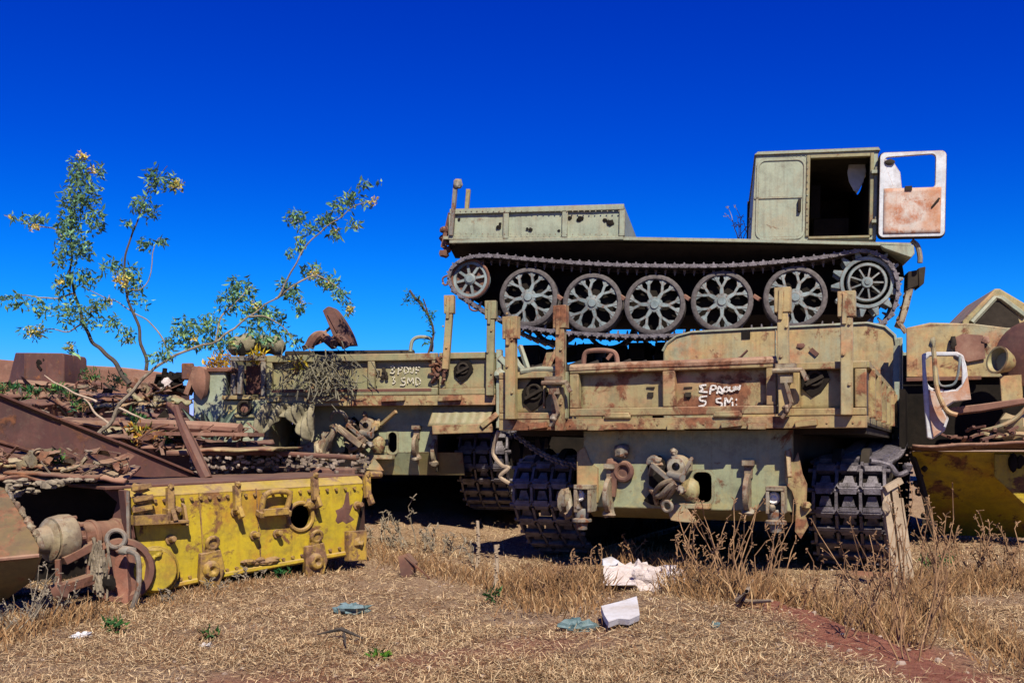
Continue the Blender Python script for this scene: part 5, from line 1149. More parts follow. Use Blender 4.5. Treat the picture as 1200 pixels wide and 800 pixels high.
LAB = ['long pale plate at the far left just under the brown box', 'short dark plate behind the base of the tree stem', 'long flat dark plate below the brown box', 'short sand coloured plate right of the tree stem', 'thick long rust plate across the middle of the heap', 'thin dark plate right of the heap below the burnt scrap', 'olive edged plate behind the upper end of the tapering beam', 'thin rust plate just above the leaning rod', 'pale thin plate left of the olive carrier hull bottom', 'small dark plate under the green truck front', 'pale plate at left edge below the tapering beam', 'thin rust strip under the lower edge of the tapering beam', 'dark plate at the left edge touching the tapering beam', 'short olive plate beside the end of the green truck', 'steeply tilted plate against the burnt black scrap', 'flat dark plate right under the reddish wall', 'short tilted sand plate right of the brown box', 'thin strip running toward the olive hull behind the rubble', 'tilted dark strip crossing behind the tree stem base', 'tilted brown strip above the tapering beam', 'steep olive strip beside the tree stem', 'narrow strip along the lip of the torn open hull', 'tiny upright strip in front of the thick rust plate', 'small dark tilted strip left of the green truck front', 'thin sand strip rising to the burnt scrap', 'short tilted rust strip under the brown box', 'thin dark strip beneath the pale scrap pipe']
bars = [(-20, 458, 90, 462, 10.8, 8), (80, 456, 160, 464, 10.6, 7), (0, 470, 120, 468, 10.2, 9), (110, 474, 205, 470, 10.3, 7), (60, 489, 200, 491, 9.6, 12), (150, 482, 222, 486, 9.8, 6), (120, 500, 215, 497, 9.3, 9), (130, 508, 230, 514, 9.0, 6),
        (170, 520, 300, 522, 8.7, 6), (200, 512, 260, 516, 8.8, 7), (-10, 540, 90, 548, 6.75, 8), (40, 535, 130, 551, 6.8, 5), (-20, 530, 60, 534, 6.9, 9), (180, 462, 224, 468, 10.4, 9), (175, 447, 205, 462, 11.0, 7), (20, 445, 110, 452, 11.2, 6), (95, 440, 130, 455, 11.3, 8),
        (215, 527, 330, 526, 8.4, 5), (90, 482, 135, 500, 9.7, 6), (30, 478, 70, 492, 9.5, 6), (150, 455, 172, 475, 10.5, 6), (10, 550, 120, 556, 6.62, 5), (140, 490, 150, 512, 9.1, 5), (196, 470, 214, 486, 9.9, 6), (160, 468, 196, 452, 10.6, 5), (55, 462, 84, 478, 10.3, 5), (235, 519, 320, 516, 8.6, 5)]
for k, (xa, ya, xb, yb, Y, th) in enumerate(bars):
    m = MB(); a, b = P(xa, ya, Y), P(xb, yb, Y + rs.uniform(-.3, .3)); h = th * Y / FPX; w = rs.uniform(.15, .7) if abs(xb - xa) > 50 else h * rs.uniform(.6, 1.5)
    pts = [a.lerp(b, t_) + Vector((0, 0, rs.uniform(-.012, .012))) for t_ in (0, .35, .7, 1)]
    sd = rs.random() * 90; dr = (b - a); sdv = Vector((-dr.y, dr.x, 0)).normalized() if abs(dr.x) + abs(dr.y) > .05 else Vector((0, 1, 0))
    if sdv.y < 0: sdv = -sdv
    def pl(u, v): return a + dr * u + sdv * (w * (v - .3) * (1 + .35 * nz((u * 5, sd, 0), 1))) + Vector((0, 0, h * (.4 * nz((u * 3, v * 1.5, sd), 1) + .2 * nz((u * 11, v * 4, sd), 1)) - h * .9 * max(0, .25 - v) * 4 * (.6 + .5 * nz((u * 7, sd, 3), 1))))
    m.grid(pl, 22, 7)
    solo('scrap_plate', m, mats_[k % len(mats_)], LAB[k], 'scrap metal', 'rusted plates of the scrap heap', solid=.018)
m = MB(); m.ball(P(195, 453, 10.9), .09, 8, (.7, .6, 1.2)); m.beam(P(190, 458, 10.9), P(201, 445, 10.9), .1, .05)
solo('white_fragment', m, 'plaster', 'small white broken fragment on top of the heap beside the tree stem', 'rubble')
m = MB()
for k in range(34):
    c = P(rs.uniform(180, 214), rs.uniform(438, 462), 11.0 + rs.uniform(-.1, .2)); e = Vector((rs.uniform(-1, 1), rs.uniform(-1, 1), rs.uniform(-1, 1))).normalized() * rs.uniform(.04, .12); m.beam(c - e, c + e, rs.uniform(.03, .09), .03)
solo('burnt_scrap', m, 'black', 'tangle of burnt black scrap pieces on the heap under the leaves', 'scrap metal', kind='stuff')
m = MB()
for k in range(230):
    u = rs.random(); px = rs.uniform(225, 432); Y = 8.15 + (px - 230) / 200 * .6 + rs.uniform(-.15, .25); c = P(px, rs.uniform(533, 553) , Y); e = Vector((rs.uniform(-1, 1), rs.uniform(-1, 1), rs.uniform(-.4, .4))).normalized() * rs.uniform(.008, .03); m.beam(c - e, c + e, rs.uniform(.012, .04), .02)
solo('rubble', m, 'rubble', 'pale rubble and chips piled behind the top edge of the yellow hull', None, kind='stuff')
m = MB(); m.box(-2.7, -1.35, 8.55, 9.15, .1, .76); solo('rubble_base', m, 'rust', 'low rusty slab carrying the pale rubble behind the yellow hull', 'scrap metal', bev=.02)
def tin(m, c, sz, r_):
    """a torn piece of bent sheet"""
    a = Vector((r_.uniform(-1, 1), r_.uniform(-.6, .6), r_.uniform(-.35, .35))).normalized(); b = a.cross(Vector((r_.uniform(-1, 1), r_.uniform(-1, 1), r_.uniform(-1, 1)))).normalized(); n = a.cross(b); k = r_.uniform(-.5, .5); l = sz * r_.uniform(.6, 1.4); w = sz * r_.uniform(.2, .7); sd = r_.random() * 50
    for off in (0, .008):
        m.grid(lambda u, v: c + a * ((u - .5) * 2 * l * (1 + .25 * nz((sd, v * 4, 1), 1))) + b * ((v - .5) * 2 * w * (1 + .4 * nz((u * 4, sd, 2), 1))) + n * (k * l * ((u - .5) ** 2) + .08 * l * nz((u * 3, v * 3, sd), 1) + off), 5, 3)
def machine_bits(mat, pos, n, lab, sz):
    m = MB()
    for k in range(n):
        c = pos(); t_ = rs.random(); z_ = sz * rs.uniform(.5, 1.3)
        ax = Vector((rs.uniform(-1, 1), rs.uniform(-1, 1), rs.uniform(-.6, .6))).normalized()
        if t_ < .46: tin(m, c, z_, rs)
        elif t_ < .52: m.tube(catmull([c - ax * z_ * 1.6, c + Vector((0, 0, rs.uniform(-.4, .4) * z_)), c + ax * z_ * 1.6], 4), z_ * .09, 6)
        elif t_ < .56: m.torus(c, ax, z_ * .5, z_ * .1, 14, 6)
        elif t_ < .64: m.lathe(c, ax, [(-.3 * z_, .01), (-.3 * z_, .3 * z_), (-.1 * z_, .32 * z_), (-.1 * z_, .5 * z_), (.05 * z_, .5 * z_), (.05 * z_, .25 * z_), (.3 * z_, .2 * z_), (.3 * z_, .01)], 12)
        else: m.beam(c - ax * z_, c + ax * z_, z_ * rs.uniform(.1, .4), z_ * .07)
    solo('machine_scrap', m, mat, lab, None, kind='stuff')
def heap_pos():
    px = rs.uniform(-20, 225); py = rs.uniform(452, 520) if px > 110 else rs.uniform(452, 470 + px * .38); return P(px, py, 11.0 - (py - 455) * .033 + rs.uniform(-.15, .1))
machine_bits('rust', heap_pos, 90, 'small rusty machine parts, pipes and torn tin strewn through the heap', .13)
machine_bits('junk', heap_pos, 70, 'small mottled machine parts and bent strips strewn through the heap', .10)
machine_bits('dark', heap_pos, 50, 'small blackened machine parts strewn through the heap', .12)
low = lambda: P(rs.uniform(-20, 150), rs.uniform(528, 556), 6.62 + rs.uniform(-.05, .2))
machine_bits('junk', low, 60, 'small scrap between the tapering beam and the torn hull at left', .06)
machine_bits('rust', low, 60, 'small rusty scrap between the tapering beam and the torn hull at left', .06)
machine_bits('rust', lambda: P(rs.uniform(150, 300), rs.uniform(500, 530), 8.6 + rs.uniform(-.2, .2)), 50, 'small rusty scrap before the green truck front', .08)
# ------------------------------------------------------------------ plants
def leaves(pts, n, L=(.05, .10), wid=.28, droop=.3, seed=0, tints=None):
    """pts: list of (centre Vector, rx, ry(depth), rz, weight); one mesh of folded leaf blades"""
    rr = np.random.default_rng(seed); wts = np.array([p[4] for p in pts], float); wts /= wts.sum()
    ci = rr.choice(len(pts), n, p=wts); C = np.array([tuple(p[0]) for p in pts])[ci]; Rr = np.array([p[1:4] for p in pts])[ci]
    d0 = rr.normal(0, 1, (n, 3)); d0 /= np.linalg.norm(d0, axis=1, keepdims=True); b = C + d0 * Rr * (rr.uniform(0, 1, (n, 1)) ** .45)
    d = rr.normal(0, 1, (n, 3)); d[:, 2] -= droop; d /= np.linalg.norm(d, axis=1, keepdims=True)
    s = np.cross(d, rr.normal(0, 1, (n, 3))); s /= np.linalg.norm(s, axis=1, keepdims=True); up = np.cross(s, d)
    l = rr.uniform(L[0], L[1], (n, 1)); w = l * wid * rr.uniform(.7, 1.2, (n, 1)) * .5
    V = np.stack([b, b + d * l * .45 + s * w + up * w * .5, b + d * l - up * l * .1, b + d * l * .45 - s * w + up * w * .5], 1).reshape(-1, 3)
    i = np.arange(n) * 4; F = np.concatenate([np.stack([i, i + 1, i + 2], -1), np.stack([i, i + 2, i + 3], -1)])
    T = np.array(tints or [(1, 1, 1)]); tt = T[rr.integers(0, len(T), n)] * rr.uniform(.65, 1.25, (n, 1))
    return V, F, np.repeat(tt, 4, 0)
def leaf_part(name, pts, n, mat, parent, kind=None, **kw):
    V, F, T = leaves(pts, n, **kw); V = V - np.array(parent.location)
    o = bpy.data.objects.new(name, np_mesh(name, V, F, M[mat], T)); COL.objects.link(o); o.parent = parent
    if kind: o['kind'] = kind
    return o
TB = thing('tree_tobacco', 'straggly shrub with small drooping leaves and yellow flowers rising from the scrap heap', 'shrub', P(112, 522, 9.0))
TB.location.z = .9
O = TB.location
def br(name, pts, r0, r1, mat, Y=9.0, dY=0):
    c = catmull([P(px, py, Y + dY * k / max(1, len(pts) - 1)) - O for k, (px, py) in enumerate(pts)], 6); n = len(c)
    c = [p + Vector((nz(p, 6, 3), nz(p, 6, 5), nz(p, 6, 8))) * .03 for p in c]
    m = MB().tube(c, [r0 + (r1 - r0) * k / (n - 1) for k in range(n)], 7); return part(name, m, mat, TB)
br('trunk', [(112, 522), (124, 502), (140, 478), (157, 454), (175, 437), (205, 417), (255, 397), (292, 371), (325, 348)], .021, .006, 'twig', 9.0, -.2)
br('branch', [(325, 348), (338, 326), (350, 305), (362, 284), (380, 268), (405, 248), (436, 234)], .009, .003, 'twig', 8.8, -.2)
br('branch', [(322, 350), (345, 335), (372, 325), (398, 338), (412, 358)], .011, .003, 'twig', 8.8, .2)
br('branch', [(292, 371), (310, 372), (328, 380), (342, 396)], .010, .003, 'twig', 8.8, .1)
br('branch', [(250, 398), (262, 370), (285, 345), (296, 335)], .010, .003, 'twig', 8.9, .2)
br('branch', [(150, 450), (138, 428), (122, 412), (105, 396), (92, 360), (84, 330), (83, 290), (88, 235), (94, 186)], .024, .004, 'darkbark', 9.1, .2)
br('branch', [(173, 433), (166, 398), (156, 366), (146, 336), (150, 290), (160, 258), (178, 218), (198, 196)], .017, .003, 'darkbark', 9.0, .1)
br('branch', [(200, 416), (186, 390), (166, 372), (140, 356), (112, 344), (95, 334)], .008, .003, 'twig', 9.0, .1)
br('branch', [(86, 345), (60, 350), (30, 345), (4, 352)], .009, .003, 'twig', 9.2, 0)
br('branch', [(83, 285), (62, 270), (36, 262), (8, 254)], .008, .003, 'twig', 9.2, 0)
br('branch', [(96, 380), (80, 390), (60, 385), (40, 392)], .008, .003, 'twig', 9.2, 0)
br('branch', [(112, 470), (96, 462), (70, 452), (50, 440)], .012, .004, 'bark', 9.1, 0); br('branch', [(128, 495), (108, 478), (96, 466)], .012, .005, 'bark', 9.05, 0); br('branch', [(140, 478), (160, 484), (176, 494)], .012, .005, 'bark', 8.95, 0)
br('branch', [(150, 340), (170, 335), (185, 280), (192, 282)], .006, .003, 'twig', 9.0, 0)
k9 = 9.0 / FPX
def cl(px, py, rx, ry, w): return (P(px, py, 9.0 + random.uniform(-.12, .12)), rx * k9, rx * k9 * .8, ry * k9, w)
GT = [(1, 1.2, 1.2), (.8, 1.2, 1.6), (1.8, 1.9, 1.1), (.6, .8, .9), (1.4, 1.9, 2.2), (2.8, 2.6, 1.6), (2.2, 2.6, 2.4)]
crown = [cl(92, 200, 14, 20, 5), cl(88, 235, 18, 22, 8), cl(104, 225, 14, 20, 4), cl(80, 265, 16, 18, 7), cl(112, 258, 12, 18, 4), cl(92, 290, 18, 18, 6), cl(72, 300, 10, 20, 3), cl(116, 200, 8, 10, 1.5), cl(40, 258, 20, 7, 3), cl(14, 254, 6, 4, .6),
         cl(180, 210, 14, 16, 4), cl(202, 215, 12, 10, 3), cl(165, 240, 14, 14, 3.5), cl(178, 250, 8, 14, 1.5), cl(150, 262, 8, 6, 1), cl(170, 285, 10, 9, 2), cl(190, 283, 7, 5, 1), cl(150, 325, 18, 18, 5), cl(130, 312, 14, 12, 2.5), cl(96, 325, 24, 12, 4), cl(72, 335, 12, 16, 2.5),
         cl(80, 365, 20, 18, 5), cl(105, 375, 16, 14, 3), cl(20, 352, 22, 10, 3), cl(48, 362, 14, 12, 2), cl(118, 355, 16, 10, 2), cl(132, 378, 14, 10, 2), cl(148, 392, 12, 10, 1.6), cl(160, 340, 12, 10, 1.5), cl(165, 355, 14, 8, 1), cl(40, 390, 16, 10, 2), cl(84, 408, 8, 10, .8),
         cl(216, 385, 18, 14, 5), cl(245, 380, 18, 14, 5), cl(230, 402, 24, 10, 4), cl(268, 352, 16, 16, 5), cl(286, 340, 14, 16, 4), cl(300, 365, 20, 14, 6), cl(320, 372, 16, 12, 4), cl(262, 400, 22, 10, 4), cl(310, 395, 20, 8, 3), cl(190, 418, 18, 8, 3), cl(296, 385, 14, 8, 2), cl(275, 335, 8, 16, 1.5), cl(200, 402, 14, 8, 1.5), cl(335, 335, 12, 10, 2),
         cl(346, 255, 12, 12, 3), cl(362, 270, 12, 8, 2), cl(382, 258, 16, 10, 3.5), cl(398, 240, 12, 12, 2.5), cl(412, 232, 12, 10, 2), cl(430, 236, 8, 8, 1), cl(415, 262, 9, 8, 1.2), cl(392, 275, 9, 7, 1.2), cl(352, 285, 8, 10, 1.2), cl(340, 297, 8, 6, .8), cl(445, 212, 5, 4, .2), cl(425, 215, 10, 6, .7),
         cl(366, 318, 14, 10, 3), cl(385, 330, 16, 10, 3.5), cl(398, 345, 10, 10, 1.5), cl(342, 345, 12, 10, 2), cl(352, 360, 8, 10, 1.4), cl(408, 360, 8, 7, 1), cl(330, 388, 12, 8, 1.6), cl(345, 400, 10, 8, 1.2)]
leaf_part('foliage', crown, 6600, 'leaf', TB, 'stuff', L=(.03, .078), wid=.36, droop=.45, seed=4, tints=GT)
fl = [cl(x, y, r, r * .8, w) for x, y, r, w in ((97, 182, 7, 2), (108, 200, 6, 1), (40, 266, 7, 1.5), (12, 254, 4, .5), (207, 216, 9, 2), (142, 327, 9, 3), (40, 387, 11, 3), (110, 360, 6, 1), (128, 352, 6, 1), (70, 330, 5, .8), (150, 398, 5, .8), (82, 405, 6, 1), (300, 358, 6, 1), (228, 398, 5, .6), (368, 322, 9, 3), (384, 332, 9, 2.5), (352, 352, 6, 1.4), (410, 362, 6, 1.2), (392, 272, 6, 1.6), (437, 235, 6, 1.4), (345, 258, 5, 1), (418, 266, 5, .9), (270, 402, 6, 1))]
leaf_part('flowers', fl, 900, 'flower', TB, 'stuff', L=(.018, .042), wid=.55, droop=.4, seed=5, tints=[(1, 1, 1), (1, .85, .7), (.75, .95, 1.5), (1.1, 1.1, 2.4)])
def plant(name, label, cat, px, py, Y, n, rx, ry, mat='leaf2', L=(.04, .09), tints=((1, 1, 1), (.6, .9, 1.2), (1.5, 1.3, .8)), group=None, droop=-.6, seed=0, wid=.3):
    t_ = thing(name, label, cat, P(px, py, Y), group=group); k = Y / FPX
    c = [(P(px + random.uniform(-rx, rx) * .6, py - ry * random.uniform(.2, .9), Y), rx * k * .6, rx * k * .5, ry * k * .5, 1) for _ in range(4)]
    leaf_part('foliage', c, n, mat, t_, 'stuff', L=L, tints=list(tints), droop=droop, seed=seed, wid=wid)
    s_ = twig_mb((0, 0, 0), ry * k * 1.0, 5, .5, seed, .004); part('stem', s_, 'weed', t_); return t_
for k, (px, py, Y, rx, ry) in enumerate(((8, 460, 9.8, 16, 10), (62, 462, 10.2, 14, 10), (98, 482, 9.5, 14, 12), (84, 470, 9.9, 12, 10), (162, 502, 9.0, 12, 10), (158, 494, 9.1, 10, 9), (190, 525, 8.7, 18, 10), (38, 464, 10, 12, 8), (66, 545, 6.75, 12, 12), (140, 455, 10.8, 16, 14), (105, 448, 11, 16, 12), (208, 520, 8.8, 14, 14))):
    plant('green_weed', 'small green weed sprouting between the rusty plates of the scrap heap', 'weed', px, py, Y, 60, rx, ry, group='green weeds in the scrap heap', seed=30 + k)
plant('yellow_weed', 'yellowing weed drying on the scrap heap behind the leaning rod', 'weed', 170, 518, 8.8, 90, 22, 16, 'petal', seed=50, tints=((1, 1, 1), (.8, .5, .6), (.4, .6, 1)))
plant('yellow_bush', 'bright yellow dry flowers below the crumpled canvas roll', 'bush', 262, 436, 9.9, 240, 26, 24, 'petal', seed=51, tints=((1, 1, 1), (.8, .6, .6), (1.1, 1.1, 1)))
plant('yellow_bush', 'bright yellow flower clump in the empty window frame of the olive carrier', 'bush', 302, 430, 9.75, 160, 14, 16, 'petal', seed=52, tints=((1, 1.1, .8), (.8, .9, .6)))
plant('yellow_sprig', 'little yellow sprig hanging on the olive tailgate above the dead vine', 'bush', 348, 438, 9.35, 26, 7, 16, 'petal', seed=53, tints=((1, 1.1, .8), (.8, 1, .6)))
t_ = thing('spiky_plant', 'grey green plant with long pointed leaves in front of the green truck panel', 'plant', P(247, 522, 9.4)); rs = random.Random(5)
for k in range(13):
    b = Vector((rs.uniform(-.05, .05), rs.uniform(-.05, .05), 0)); d = Vector((rs.uniform(-.75, .6), rs.uniform(-.5, .1), 1)).normalized(); l = rs.uniform(.3, .55); s_ = d.cross(Vector((0, 1, 0))).normalized() * .028; m = MB()
    pts = [b + d * l * f + Vector((0, 0, -.22 * f * f * l)) for f in (0, .35, .7, 1)]
    m.add([pts[0] - s_ * .6, pts[0] + s_ * .6, pts[1] + s_, pts[1] - s_, pts[2] + s_ * .8, pts[2] - s_ * .8, pts[3], pts[1] + Vector((0, .02, 0)), pts[2] + Vector((0, .02, 0)), pts[0] + Vector((0, .02, 0))], [(0, 9, 7, 3), (9, 1, 2, 7), (3, 7, 8, 5), (7, 2, 4, 8), (5, 8, 6), (8, 4, 6)])
    part('leaf', m, 'agave' if 'agave' in M else M.setdefault('agave', plain('agave_leaf', (.10, .15, .11), (.17, .2, .14), 9, .6, .2)), t_)
# dead vine over the tailgate
m = MB(); rs = random.Random(9)
for k in range(60):
    px, py = rs.gauss(376, 26), rs.uniform(418, 442); p = P(px, py, 9.42); d = Vector((rs.uniform(-.8, .8), rs.uniform(-.3, .1), -rs.uniform(.2, 1))).normalized(); L = rs.uniform(.1, .34); pts = [p]
    for i in range(5): d = (d + Vector((rs.uniform(-.5, .5), rs.uniform(-.25, .2), rs.uniform(-.4, .3)))).normalized(); p = p + d * L / 5; pts.append(p)
    m.tube(pts, [.006, .006, .005, .005, .004, .002], 5)
for k in range(170):
    c = P(rs.gauss(378, 24), rs.gauss(440, 12), 9.38 + rs.uniform(-.06, .05)); e = Vector((rs.uniform(-.4, 1), rs.uniform(-.5, .3), rs.uniform(-1.2, .3))).normalized() * rs.uniform(.03, .09); m.beam(c - e, c + e, .012, .005)
solo('dead_vine', m, 'vine', 'dry grey dead vine draped over the olive tailgate', 'vine')
t_ = thing('green_sprig', 'curved green sprig growing up beside the wire hoop on the olive carrier', 'plant', P(502, 414, 9.6)); o_ = t_.location
m = MB(); pth = [P(*p, 9.6) - o_ for p in ((502, 414), (508, 392), (504, 374), (494, 358), (484, 346), (480, 340))]; m.tube(catmull(pth, 5), .012, 6); m.tube(catmull([P(*p, 9.6) - o_ for p in ((505, 378), (500, 362), (496, 350))], 4), .007, 5); part('stem', m, 'darkbark', t_)
leaf_part('foliage', [(P(px, py, 9.6), r * .008, .04, r * .008, 1) for px, py, r in ((480, 345, 6), (488, 350, 6), (494, 358, 6), (499, 366, 6), (504, 376, 6), (507, 388, 5), (500, 400, 5), (477, 352, 5), (505, 368, 4))], 150, 'leaf2', t_, 'stuff', L=(.03, .07), droop=.2, seed=60)
m = MB(); m.tube(catmull([P(481, 412, 9.7), P(483, 400, 9.7), P(490, 395, 9.7), P(503, 396, 9.7), P(506, 400, 9.7), P(506, 412, 9.7)], 5), .018, 7); solo('wire_hoop', m, 'green', 'bent grey hoop standing on top of the olive tailgate', 'hoop')

# weeds
def gpt(px, py):
    Y = 6.5
    for _ in range(25): Y = .5 * Y + .5 * FPX * (CAMZ - g1((px - 600) / FPX * Y, Y)) / (py - HOR)
    return Vector(((px - 600) / FPX * Y, Y, g1((px - 600) / FPX * Y, Y)))
def weed(px, py, hpx, n, label, group, seed, spread=.34, mat='weed', r=.0048):
    b = gpt(px, py); h = hpx * b.y / FPX
    m = twig_mb((b.x, b.y, b.z - .02), h * 1.1, max(2, int(n * .7)), spread, seed, r * b.y / 6.3); return solo('dry_weed', m, mat, label, 'weed', group)
WR = [(800, 690, 62, 4), (818, 694, 95, 6), (842, 700, 92, 6), (868, 704, 118, 7), (886, 700, 90, 6), (908, 692, 85, 5), (832, 690, 60, 5), (856, 690, 100, 4)]
for k, w in enumerate(WR): weed(*w, 'tall brown dead weed in the clump under the right end of the sand coloured hull', 'dead weeds under the hull', 100 + k)
WT = [(950, 722, 70, 5), (968, 735, 80, 6), (990, 745, 85, 6), (1012, 740, 95, 6), (1034, 755, 110, 7), (1052, 768, 150, 7), (1066, 775, 175, 7), (1082, 760, 160, 6), (1096, 735, 130, 6), (1044, 720, 100, 5), (1024, 705, 70, 5), (1072, 700, 120, 5), (1000, 712, 60, 5), (978, 706, 50, 4)]
for k, w in enumerate(WT): weed(*w, 'branching straw brown weed in the clump before the right hand track', 'dead weeds before the right track', 130 + k)
WE = [(1110, 690, 95, 5), (1128, 684, 70, 6), (1146, 680, 60, 6), (1162, 684, 50, 7), (1178, 676, 48, 6), (1194, 680, 62, 6), (1190, 690, 40, 6), (1156, 672, 70, 4), (1118, 676, 60, 5)]
for k, w in enumerate(WE): weed(*w, 'low dry weed under the dark yellow wreck at the right edge', 'dead weeds at the right edge', 160 + k, .6)
WL = [(4, 748, 58, 6), (20, 742, 66, 6), (36, 736, 75, 6), (54, 730, 60, 5), (12, 735, 50, 5), (78, 716, 40, 5)]
for k, w in enumerate(WL): weed(*w, 'grey dry weed before the sloping hull corner at the left edge', 'dead weeds at the left edge', 190 + k, .7, 'twig')
WM_ = [(432, 640, 30, 4), (448, 636, 38, 4), (468, 634, 34, 4), (484, 640, 50, 4), (500, 644, 30, 5), (516, 648, 30, 5), (532, 652, 28, 5), (548, 660, 26, 4), (458, 642, 22, 4), (476, 645, 28, 4)]
for k, w in enumerate(WM_): weed(*w, 'short sparse dry weed before the black gap under the olive carrier', 'dead weeds before the gap', 210 + k, .45, 'twig')
WB = [(612, 688, 30, 6), (628, 692, 32, 7), (646, 694, 40, 7), (664, 692, 44, 7), (682, 690, 48, 6), (698, 686, 46, 5), (640, 702, 26, 7), (672, 704, 26, 7), (728, 664, 36, 4), (748, 668, 40, 4), (786, 688, 40, 5)]
for k, w in enumerate(WB): weed(*w, 'matted brown dead weed between the left track and the broken plaster slab', 'dead weeds by the left track', 240 + k, .75)
WN = [(196, 706, 22, 5), (240, 694, 24, 5), (276, 684, 22, 5), (330, 672, 24, 5), (386, 658, 22, 5), (300, 680, 18, 5)]
for k, w in enumerate(WN): weed(*w, 'little dry weed along the foot of the yellow hull', 'dead weeds along the yellow hull', 270 + k, .8, 'twig')
def brush():
    lines = [((430, 648), (600, 690), 900, .10), ((600, 692), (705, 690), 1900, .15), ((705, 654), (800, 668), 900, .13), ((795, 692), (915, 704), 1900, .16), ((935, 712), (1060, 752), 1700, .15), ((1050, 735), (1110, 690), 1100, .15), ((1060, 690), (1215, 682), 2400, .14), ((1090, 720), (1200, 780), 900, .10), ((160, 712), (430, 652), 1100, .055), ((-20, 752), (110, 722), 700, .12), ((610, 712), (700, 708), 700, .07)]
    VV, TT = [], []
    for (a, b, n, hh) in lines:
        for k in range(n):
            u = random.random(); g = gpt(a[0] + (b[0] - a[0]) * u, a[1] + (b[1] - a[1]) * u + random.gauss(0, 5)) if k % 6 == 0 or not VV else None
            if g is not None: base = g
            p = base + Vector((random.gauss(0, .07), random.gauss(0, .07), 0)); h = hh * random.uniform(.3, 1.25); d = Vector((random.gauss(0, .45), random.gauss(0, .35), 1)).normalized(); s_ = Vector((d.z, random.uniform(-.6, .6), -d.x)).normalized() * random.uniform(.0016, .0034); c = Vector((random.gauss(0, .12), random.gauss(0, .1), -.12)) * h
            q1 = p + d * h * .55; q2 = p + d * h + c
            VV += [p - s_, p + s_, q1 + s_, q1 - s_, q2 + s_ * .3, q2 - s_ * .3]; t_ = random.choice(((.30, .21, .15), (.42, .30, .21), (.75, .66, .56), (.2, .15, .12), (.5, .36, .25), (.35, .27, .2))); TT += [t_] * 6
    n = len(VV) // 6; i = np.arange(n) * 6
    F = np.concatenate([np.stack([i, i + 1, i + 2, i + 3], -1), np.stack([i + 3, i + 2, i + 4, i + 5], -1)])
    return np_mesh('dry_grass', np.array([tuple(v) for v in VV]), F, M['straw'], np.array(TT))
o = bpy.data.objects.new('dry_grass', brush()); COL.objects.link(o); o['kind'] = 'stuff'; o['label'] = 'brown dry grass standing along the feet of the wrecks'
for (px, py, h, lab) in ((558, 668, 58, 'single pale upright dry stalk before the black gap, taller and farther left'), (579, 694, 56, 'single pale upright dry stalk beside the left track, nearer than the other')):
    b = gpt(px, py); hh = h * b.y / FPX; m = MB(); m.tube([b, b + Vector((.02, 0, hh * .5)), b + Vector((.01, 0, hh))], .012, 7)
    for k in range(22): c = b + Vector((.015, 0, hh * (.15 + .85 * k / 22))); e = Vector((random.uniform(-1, 1), random.uniform(-1, 1), .5)).normalized() * .022; m.beam(c, c + e, .014, .008)
    solo('dry_stalk', m, 'wood', lab, 'stalk')
b = gpt(1047, 690); m = MB()
for dx, w_, t_ in ((-.03, .045, .66), (.025, .04, .70), (.07, .03, .60)):
    m.beam(b + Vector((dx + .07, 0, -.1)), b + Vector((dx - .02, .02, t_)), w_, .04)
m.beam(b + Vector((-.06, -.01, .66)), b + Vector((.05, .0, .72)), .04, .04); m.ball(b + Vector((-.05, -.02, .55)), .04, 8, (.8, .8, 1.6))
solo('wooden_stake', m, 'wood', 'splintered pale wooden stake leaning at the outer side of the right hand track', 'stake', bev=.003)
for (px, py, n, rx, ry, lab, ti) in ((140, 742, 90, 22, 14, 'blue green weed on the straw before the yellow end drum', ((.7, .8, .7), (1, 1.1, .7))), (445, 776, 50, 16, 10, 'small lime green tuft in the straw near the bottom edge', ((2.2, 1.6, .5), (1.2, 1.2, .5))), (246, 750, 60, 12, 12, 'dull green tuft beside a pale scrap in the foreground straw', ((.6, .6, .5), (1, 1, .8))),
                               (325, 678, 110, 26, 10, 'green weed growing along the foot of the yellow hull', ((.5, .9, .9), (1, 1, .8))), (1098, 668, 150, 22, 16, 'bright green weed on the ground between the right track and the yellow wreck', ((1, 1.2, 1), (.6, 1, .8))), (578, 708, 50, 10, 14, 'dark green weed at the foot of the nearer pale stalk', ((.4, .5, .4), (.8, .8, .7)))):
    b = gpt(px, py); plant('green_weed', lab, 'weed', px, py, b.y, n, rx, ry, 'leaf2', L=(.02, .06), tints=ti, seed=px)

# rubbish on the straw
z7 = lambda x, y, Y: P(680 + x / 5.715, 620 + y / 5.715, Y)
Yb = gpt(740, 692).y
ptsl = [(155, 265), (250, 262), (290, 285), (330, 262), (345, 285), (380, 240), (400, 270), (440, 262), (450, 292), (500, 300), (560, 284), (640, 288), (700, 330), (735, 395), (752, 425), (720, 452), (690, 430), (640, 425), (600, 405), (560, 420), (520, 405), (490, 432), (440, 436), (400, 415), (385, 385), (370, 372), (155, 374)]
m = MB(); n = len(ptsl)
rr_ = random.Random(3)
m.prism([z7(x, y, Yb + .06 * rr_.uniform(-1, 1) - .0012 * (y - 330)) for x, y in ptsl], (.02, .10, .03)); 
for k in range(40): m.ball(z7(rr_.uniform(380, 730), rr_.uniform(290, 430), Yb - .05), rr_.uniform(.012, .04), 6, (1.5, .6, 1))
solo('plaster_slab', m, 'plaster', 'broken off white plaster slab with ragged edges lying in the weeds', 'rubble', ang=20)
m = MB(); m.prism([z7(x, y, Yb + .1) for x, y in ((150, 205), (215, 188), (262, 215), (235, 240), (152, 244))], (0, .06, 0)); solo('plaster_chip', m, 'board', 'small white chip standing on the left end of the plaster slab', 'rubble')
Yb = gpt(727, 727).y
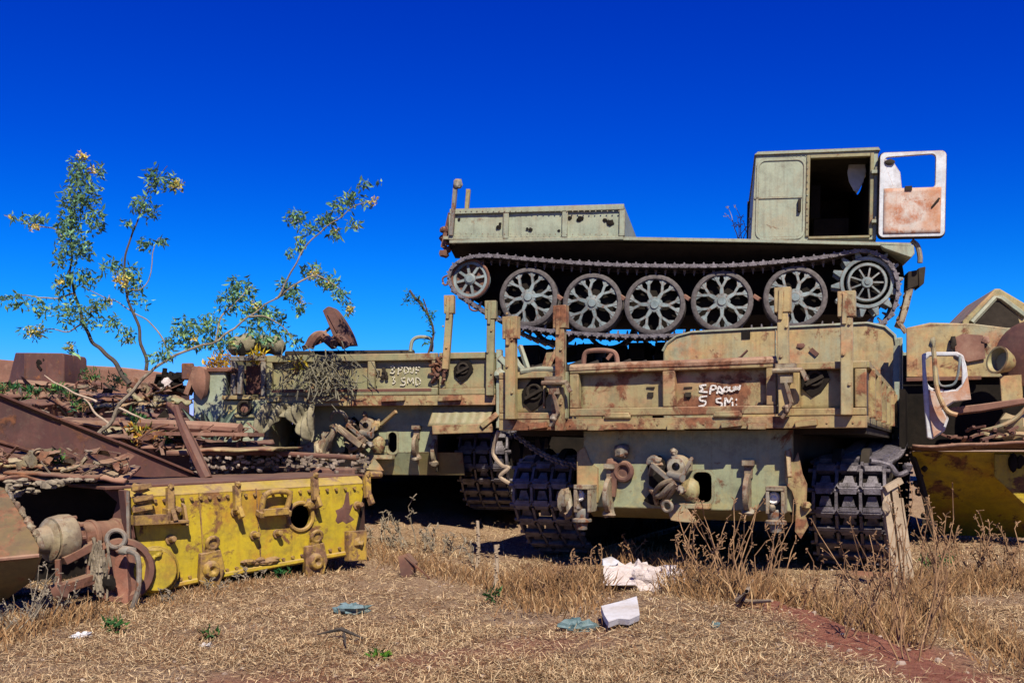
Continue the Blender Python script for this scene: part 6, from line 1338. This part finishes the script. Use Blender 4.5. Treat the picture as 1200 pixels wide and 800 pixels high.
m = MB(); cs = [(140, 512), (260, 482), (378, 446), (392, 520), (398, 572), (330, 602), (255, 596), (190, 620), (160, 570)]; m.prism([z7(x, y, Yb - .0026 * (y - 530)) for x, y in cs], (.0, .02, -.03)); solo('white_board', m, 'board', 'bright white torn board lying flat on the straw before the plaster slab', 'board', ang=20)
def crumple(px, py, r, mat, name, label, cat, sq=(1.5, 1, .5), seed=0):
    b = gpt(px, py); m = MB()
    def f(u, v):
        th = 2 * math.pi * u; ph = math.pi * v; d = Vector((math.sin(ph) * math.cos(th), math.sin(ph) * math.sin(th), math.cos(ph))); k = 1 + .9 * nz(d, 2.2, seed) + .5 * nz(d, 5, seed); return b + Vector((d.x * sq[0], d.y * sq[1], d.z * sq[2] + .3)) * r * k
    m.grid(f, 14, 10); solo(name, m, mat, label, cat, ang=15)
crumple(677, 738, .06, 'plastic', 'plastic_scrap', 'crumpled blue green plastic scrap left of the white board', 'litter', seed=3)
crumple(412, 718, .065, 'plastic', 'plastic_scrap', 'crumpled teal plastic scrap in the straw right of the yellow hull', 'litter', seed=8)
crumple(838, 735, .022, 'plastic', 'plastic_scrap', 'tiny green plastic scrap right of the white board', 'litter', (1, 1, .8), seed=5)
crumple(95, 747, .03, 'board', 'paper_scrap', 'small pale paper scrap in the straw at lower left', 'litter', seed=2)
crumple(243, 758, .022, 'board', 'paper_scrap', 'little white scrap at the foot of the dull green tuft', 'litter', seed=6)
b0, b1, b2 = gpt(842, 694), gpt(876, 712), gpt(905, 718); m = MB(); m.tube([b0 + Vector((0, 0, .05)), b1 + Vector((0, 0, .03)), b2 + Vector((0, 0, .06))], [.006, .014, .007], 7); m.tube([b1 + Vector((-.05, 0, .04)), b2 + Vector((-.1, .1, .09)), gpt(884, 690) + Vector((0, 0, .08))], [.016, .011, .004], 7); solo('dry_branch', m, 'wood', 'pale dry branch lying at the head of the red soil strip', 'branch')
b0, b1 = gpt(372, 750), gpt(425, 757); m = MB(); m.tube([b0 + Vector((0, 0, .03)), b0.lerp(b1, .5) + Vector((0, .05, .06)), b1 + Vector((0, 0, .04))], [.004, .011, .004], 6); m.tube([b0.lerp(b1, .6) + Vector((0, .0, .05)), b1 + Vector((-.06, -.12, .03))], [.007, .003], 6); solo('dark_stick', m, 'darkbark', 'thin dark stick lying in the foreground straw left of centre', 'stick')
b0 = gpt(478, 676); m = MB(); m.prism([b0 + Vector(v) for v in ((-.05, 0, .0), (.02, 0, -.02), (.05, 0, .1), (-.01, 0, .17), (-.07, 0, .15))], (.02, .04, 0)); m.beam(b0 + Vector((-.02, 0, .15)), b0 + Vector((.16, -.05, .0)), .012); solo('rust_stub', m, 'rust', 'short brown stub sticking out of the straw before the black gap', 'scrap metal')
